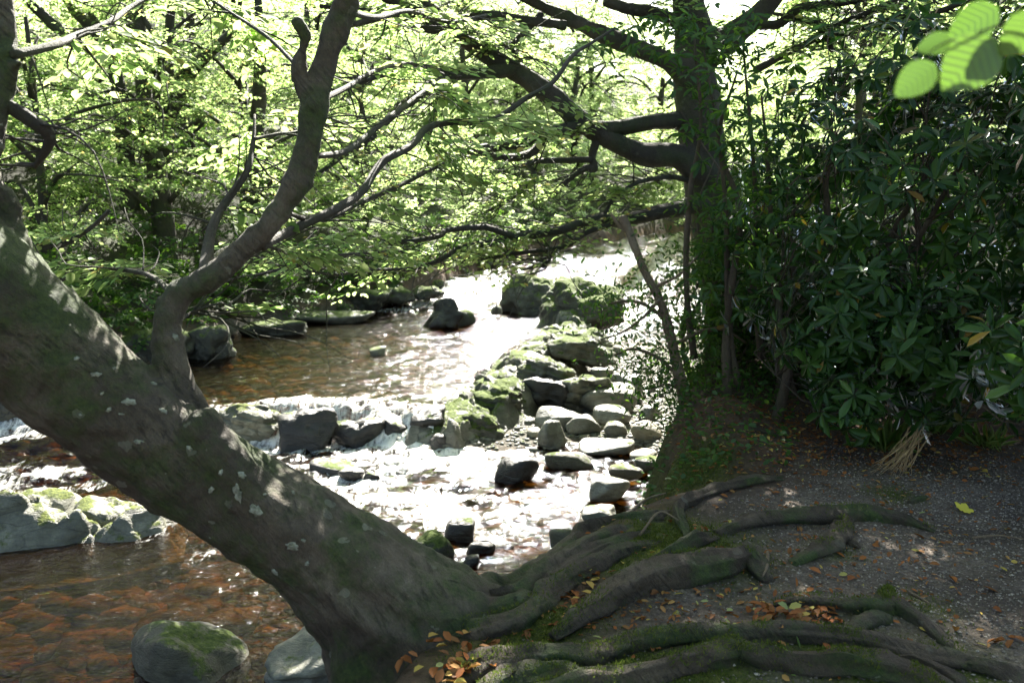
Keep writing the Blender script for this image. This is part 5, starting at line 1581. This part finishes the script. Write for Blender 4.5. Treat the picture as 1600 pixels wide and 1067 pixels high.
undergrowth('undergrowth', 'dark leafy undergrowth covering the left slope under the trees', (-18, -3.5, 9, 24), 1500, 0.05, 1.3, 1.3, 'dark_leaf', 501)
undergrowth('undergrowth', 'fresh green undergrowth along the bank above the rapids', (-5, 12, 17, 30), 1700, 0.05, 2.6, 1.5, 'far_leaf', 502)
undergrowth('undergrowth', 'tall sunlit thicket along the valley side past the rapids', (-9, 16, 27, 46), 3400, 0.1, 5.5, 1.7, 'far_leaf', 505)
# plants fringing the far water edge
r = np.random.RandomState(508)
y = r.uniform(10.5, 27, 620); x = np.interp(y, XL_Y, XL_X) - r.uniform(0.15, 1.3, 620)
z = ground_z(x, y) + r.uniform(.02, .5, 620)
lv = Leaves(); add_sprays(lv, np.stack([x, y, z], 1), r.uniform(0, 6.28, 620), r.normal(.1, .4, 620), r.uniform(.45, .8, 620), r, None, None, 1.1)
p, d, nn, L, W_ = lv.cat(); V, F = leaf_arrays(p, d, nn, L, W_, DIA4, DIA4_F)
tag(link('undergrowth', mesh_np('undergrowth', V, F, True, {'tint': np.repeat(r.rand(len(p)), 4)}), M['dark_leaf']), 'dark plants fringing the far water edge behind the mossy rocks', 'undergrowth', kind='stuff')
# right bank undergrowth
r = np.random.RandomState(503)
k = 2000
x = np.concatenate([r.uniform(1.5, 14, 1100), r.uniform(1.6, 4.5, 900)]); y = np.concatenate([r.uniform(7.5, 26, 1100), r.uniform(6.9, 11, 900)])
ok = x > np.interp(y, XR_Y, XR_X) + .2
x, y = x[ok], y[ok]; n_ = len(x)
z = ground_z(x, y) + r.uniform(.05, 1.4, n_) ** 1.5
lv = Leaves(); add_sprays(lv, np.stack([x, y, z], 1), r.uniform(0, 6.28, n_), r.normal(.15, .35, n_), r.uniform(.6, 1.0, n_), r, None, None, 1.25)
p, d, nn, L, W_ = lv.cat(); V, F = leaf_arrays(p, d, nn, L, W_, DIA4, DIA4_F)
tag(link('undergrowth', mesh_np('undergrowth', V, F, True, {'tint': np.repeat(r.rand(len(p)), 4)}), M['dark_leaf']), 'low dark undergrowth behind the rhododendron on the near bank', 'undergrowth', kind='stuff')
# bank plants by the sapling
r = np.random.RandomState(504)
lv = Leaves()
k = 1500
g = np.array([G(r.uniform(1060, 1240), r.uniform(560, 720), 0.1) for _ in range(k // 2)])
yy_ = r.uniform(4.5, 8.5, k - k // 2); g2 = np.stack([np.interp(yy_, XR_Y, XR_X) + r.normal(-.05, .16, len(yy_)), yy_, yy_ * 0], 1)
g = np.vstack([g, g2]); k = len(g)
g[:, 2] = ground_z(g[:, 0], g[:, 1]) + r.uniform(.01, .22, k)
lv.add(g, r.normal(0, 1, (k, 3)) * np.array([1, 1, .3]), r.normal(0, .4, (k, 3)) + np.array([0, 0, 1]), r.uniform(.03, .06, k), r.uniform(.02, .035, k))
p, d, nn, L, W_ = lv.cat(); V, F = leaf_arrays(p, d, nn, L, W_, LEAF6, LEAF6_F)
tag(link('ivy', mesh_np('ivy', V, F, True, {'tint': np.repeat(r.rand(len(p)), 6)}), M['dark_leaf']), 'small dark leaves of creeping ivy on the bank by the sapling', 'ivy', kind='stuff')

# ================================================================== path details
r = np.random.RandomState(600)
# gravel
k = 52000
x = r.uniform(0.0, 3.4, k); y = r.uniform(2.3, 5.6, k)
s_ = x - np.interp(y, XR_Y, XR_X)
dn = n2(x, y, 1.6, 3, 55)
wgt = sstep(0.3, 1.1, s_ + .4 * dn) * sstep(5.6, 4.4, y + .5 * dn)
ok = r.rand(k) < wgt * (.35 + .65 * sstep(.6, 1.6, x))
x, y = x[ok], y[ok]; n_ = len(x)
z = ground_z(x, y)
O = np.array([[1, 0, 0], [0, 1, 0], [-1, 0, 0], [0, -1, 0], [0, 0, 1], [0, 0, -1.0]])
OF = np.array([[0, 1, 4], [1, 2, 4], [2, 3, 4], [3, 0, 4], [1, 0, 5], [2, 1, 5], [3, 2, 5], [0, 3, 5]])
sc = (0.003 + 0.0062 * r.rand(n_) ** 2.2)
V = O[None] * (sc[:, None] * np.array([1, 1, 1]))[:, None, :] * r.uniform(.55, 1.35, (n_, 6, 1))
a = r.uniform(0, 6.28, n_); ca, sa = np.cos(a)[:, None], np.sin(a)[:, None]
V = np.stack([V[..., 0] * ca - V[..., 1] * sa * .8, V[..., 0] * sa + V[..., 1] * ca * .8, V[..., 2] * .6], -1) + np.stack([x, y, z + sc * .25], 1)[:, None, :]
m, nt, out = new_mat('gravel')
c_ = ramp(nt, attr(nt, 'tint'), [(0, (0.06, 0.048, 0.037)), (.5, (0.135, 0.112, 0.088)), (.9, (0.21, 0.178, 0.145)), (1, (0.31, 0.275, 0.23))])
princ(nt, out, c_, .75, .4)
tag(link('gravel', mesh_np('gravel', V.reshape(-1, 3), (OF[None] + (np.arange(n_) * 6)[:, None, None]).reshape(-1, 3), False, {'tint': np.repeat(r.rand(n_), 6)}), m), 'fine grey gravel spread over the path', 'gravel', kind='stuff')

# moss fuzz
MP = []
for (a, b, rr, kk) in MOSS:
    g = G(a, b, 0.02); n_ = int(16000 * rr * rr * kk * 4)
    q_ = np.stack([r.normal(g[0], rr * .6, n_), r.normal(g[1], rr * .75, n_)], 1); MP.append(q_)
MP = np.concatenate(MP)
ok = (0.5 + n2(MP[:, 0], MP[:, 1], 6, 3, 51)) > .35
MP = MP[ok]; mz = ground_z(MP[:, 0], MP[:, 1])
pm = [np.stack([MP[:, 0], MP[:, 1], mz], 1)]; 
for i, (c, rr_) in enumerate(root_samples):
    if i in (3, 4, 7, 8, 13, 14, 17, 12, 10):
        k = {13: 3600, 14: 3600, 4: 1500, 7: 700}.get(i, 700)
        t = r.uniform(0, 58.9, k); ti = t.astype(int); tf = (t - ti)[:, None]; ang = r.normal(0, .75, k)
        cc = c[ti] * (1 - tf) + c[ti + 1] * tf; rt = rr_[ti]
        tg_ = unit(np.gradient(c, axis=0))[ti]; sd = unit(np.cross(tg_, [0, 0, 1.0]))
        q_ = cc + sd * (np.sin(ang) * rt)[:, None] + np.array([0, 0, 1.0])[None] * (np.cos(ang) * rt)[:, None]
        ok = fbm(q_ * 7, 3, 58) > -.02
        pm.append(q_[ok])
pm = np.concatenate(pm); n_ = len(pm)
lv = Leaves(); L = r.uniform(.007, .018, n_)
lv.add(pm, r.normal(0, .6, (n_, 3)) + np.array([0, 0, 1]), r.normal(0, 1, (n_, 3)), L, L * .3)
p, d, nn, L, W_ = lv.cat(); V, F = leaf_arrays(p, d, nn, L, W_, DIA4, DIA4_F)
tag(link('moss', mesh_np('moss', V, F, True, {'tint': np.repeat(r.rand(len(p)), 4)}), M['moss_blade']), 'green moss cushions between the roots', 'moss', kind='stuff')

# fallen leaves
def curled(seed):
    r_ = np.random.RandomState(seed)
    v_ = LEAF6.copy(); v_[:, 0] -= .5
    v_[:, 2] += r_.uniform(.05, .3) * (v_[:, 1] ** 2) * 3 + r_.uniform(-.1, .25) * v_[:, 0] ** 2
    return v_


lm = []
for i in range(8):
    me_ = mesh_np('fallen_leaf', curled(i), LEAF6_F, True, {'tint': np.full(6, 0.0)}); me_.materials.append(M['litter']); lm.append(me_)
clusters = [((1245, 966), 62, 42, 10, 'russet beech leaf in the drift caught in the hollow between two roots', 'leaf drift in the root hollow'), ((712, 1046), 58, 34, 22, 'russet beech leaf heaped against the foot of the leaning trunk', 'leaves at the trunk foot'), ((928, 928), 34, 30, 16, 'brown beech leaf lying along the mossy root crest', 'leaves along the mossy root'),
            ((788, 950), 16, 26, 5, 'brown beech leaf in the crook where roots leave the trunk', 'leaves in the root crook'), ((790, 1020), 14, 40, 14, 'scattered brown leaf on the moss below the trunk', 'leaves on the moss'), ((1200, 700), 40, 90, 22, 'brown leaf on the shaded soil behind the bank root', 'leaves on the shaded soil'),
            ((1480, 700), 36, 110, 24, 'brown leaf under the rhododendron skirt', 'leaves under the rhododendron'), ((1330, 900), 34, 190, 70, 'stray brown leaf on the open gravel', 'stray leaves on the gravel'), ((1360, 1010), 14, 120, 16, 'small brown leaf among the mossy roots', 'leaves among the mossy roots')]
total = 0
for (c, k, sx, sy, lab, grp) in clusters:
    for _ in range(k):
        if total >= 300: break
        a, b = c[0] + r.normal(0, sx), c[1] + r.normal(0, sy)
        if b > 1080: continue
        g = G(a, b, 0.02); zz_ = gz(g[0], g[1])
        if zz_ < -0.25: continue
        g = G(a, b, zz_)
        s = r.uniform(.032, .058)
        lift = 0.012 + (r.uniform(0, .03) if 'drift' in grp or 'foot' in grp else 0)
        o = link('fallen_leaf', lm[r.randint(8)]); o.location = (g[0], g[1], zz_ + lift); o.scale = (s, s * .62, s); o.rotation_euler = (r.normal(0, .35), r.normal(0, .35), r.uniform(0, 6.28))
        tag(o, lab, 'leaf', grp); total += 1
# remaining litter as one mass
k = 4200
g = []
for (cx_, cy_, sx, sy, f) in [(1200, 690, 110, 30, .25), (1480, 690, 130, 40, .35), (1350, 850, 220, 90, .18), (1240, 640, 60, 30, .12), (950, 950, 80, 40, .05), (1050, 950, 120, 30, .05)]:
    n_ = int(k * f)
    g += [G(min(cx_ + r.normal(0, sx), 1700), min(max(cy_ + r.normal(0, sy), 560), 1100), .02) for _ in range(n_)]
g = np.array(g); g[:, 2] = ground_z(g[:, 0], g[:, 1]) + .008
g = g[g[:, 2] > -.2]; n_ = len(g)
lv = Leaves(); L = r.uniform(.010, .042, n_)
lv.add(g, r.normal(0, 1, (n_, 3)) * np.array([1, 1, .25]), r.normal(0, .4, (n_, 3)) + np.array([0, 0, 1]), L, L * r.uniform(.25, .6, n_))
p, d, nn, L, W_ = lv.cat(); V, F = leaf_arrays(p, d, nn, L, W_, LEAF6, LEAF6_F)
tag(link('leaf_litter', mesh_np('leaf_litter', V, F, True, {'tint': np.repeat(r.rand(len(p)), 6)}), M['litter']), 'fine brown leaf crumbs strewn over soil and gravel', 'leaf litter', kind='stuff')

# yellow lobed leaf
g = G(1506, 792, 0.02); zz_ = gz(g[0], g[1])
k = 40; ring = []
for j in range(k):
    an = j / k * 6.283
    rr_ = .62 + .28 * abs(math.sin(an * 2.5)) ** .7 + .06 * math.sin(an * 13)
    ring.append((rr_ * math.cos(an), rr_ * math.sin(an), .12 * math.sin(an * 2.5) ** 2))
V = np.vstack([ring, [[0, 0, 0]]]); j = np.arange(k)
o = link('fallen_leaf', mesh_np('fallen_leaf', V, np.stack([j, (j + 1) % k, np.full(k, k)], 1), True, {'tint': np.zeros(k + 1)}), M['yellow_leaf'])
o.location = (g[0], g[1], zz_ + .02); o.scale = (.052, .052, .052); o.rotation_euler = (.35, .1, .4)
tag(o, 'bright yellow lobed maple leaf lying alone on the path', 'leaf')

# dead fern straw at the bush foot
gq = G(1400, 735, 0.03)
fb = empty('dead_fern', (gq[0], gq[1], gz(gq[0], gq[1])), 'tuft of pale dead fern straw at the foot of the rhododendron', 'fern')
m, nt, out = new_mat('straw'); princ(nt, out, ramp(nt, tex(nt, coords(nt), 30, 3), [(.3, (.16, .10, .05)), (.7, (.34, .24, .13))]), .8, .3); M['straw'] = m
for i in range(46):
    a = P(1436 + r.normal(0, 8), 678 + r.normal(0, 6), gq[1] + .1); b = P(1396 + r.normal(0, 16), 736 + r.normal(0, 6), gq[1] - .02)
    mid_ = (a + b) / 2 + r.normal(0, .012, 3)
    V, F = tube([a, mid_, b], [.002, .003, .001], 4, 6)
    link('straw', mesh_np('straw', V, F), M['straw'], fb)
# grassy tufts under the bush
def tuft(px, py, n_, h, label):
    g = G(px, py, .05); z = gz(g[0], g[1])
    lv_ = Leaves(); L = r.uniform(.5, 1, n_) * h
    d_ = np.stack([r.normal(0, .6, n_), r.normal(0, .6, n_), np.full(n_, .8)], 1)
    lv_.add(np.stack([g[0] + r.normal(0, .04, n_), g[1] + r.normal(0, .04, n_), np.full(n_, z)], 1), d_, r.normal(0, 1, (n_, 3)), L, np.full(n_, .007))
    p, d, nn, L, W_ = lv_.cat()
    shp = np.array([[0, 0, 0], [.4, .5, 0], [.75, .35, -.08], [1, 0, -.25], [.75, -.35, -.08], [.4, -.5, 0]])
    V, F = leaf_arrays(p, d, nn, L, W_, shp, LEAF6_F)
    tag(link('grass_tuft', mesh_np('grass_tuft', V, F, True, {'tint': np.repeat(r.rand(len(p)), 6)}), M['beech_leaf']), label, 'grass', kind='stuff')


tuft(1380, 690, 60, .28, 'loose tuft of long grass behind the dead fern straw')
tuft(1460, 670, 50, .22, 'thin grass tuft beneath the rhododendron')
tuft(1545, 690, 50, .2, 'short grass tuft at the path edge under the bush')
tuft(1258, 1016, 14, .05, 'tiny bright green seedling on the mossy root')
# sticks
for i, (px, rr, lab) in enumerate([([(1200, 862), (1198, 885), (1192, 900)], 3, 'short upright stick poking from the moss'), ([(1000, 835), (1030, 800), (1060, 812)], 2.5, 'bare bent twig over the arching roots'), ([(985, 800), (1010, 780), (1040, 770)], 3, 'dead twig under the mossy bank'), ([(1520, 840), (1560, 836), (1600, 842)], 2, 'thin twig lying at the gravel edge'), ([(1420, 925), (1440, 935), (1452, 942)], 2.5, 'short pale twig on the gravel')]):
    pts = []
    for (a, b) in px:
        g = G(a, b, .03); g = G(a, b, max(gz(g[0], g[1]), -.2) + .03); pts.append(g)
    V, F = tube(pts, [rr * .0028, rr * .0022, rr * .0012], 6, 12, .2, i)
    tag(link('stick', mesh_np('stick', V, F), M['sapling_bark']), lab, 'stick')
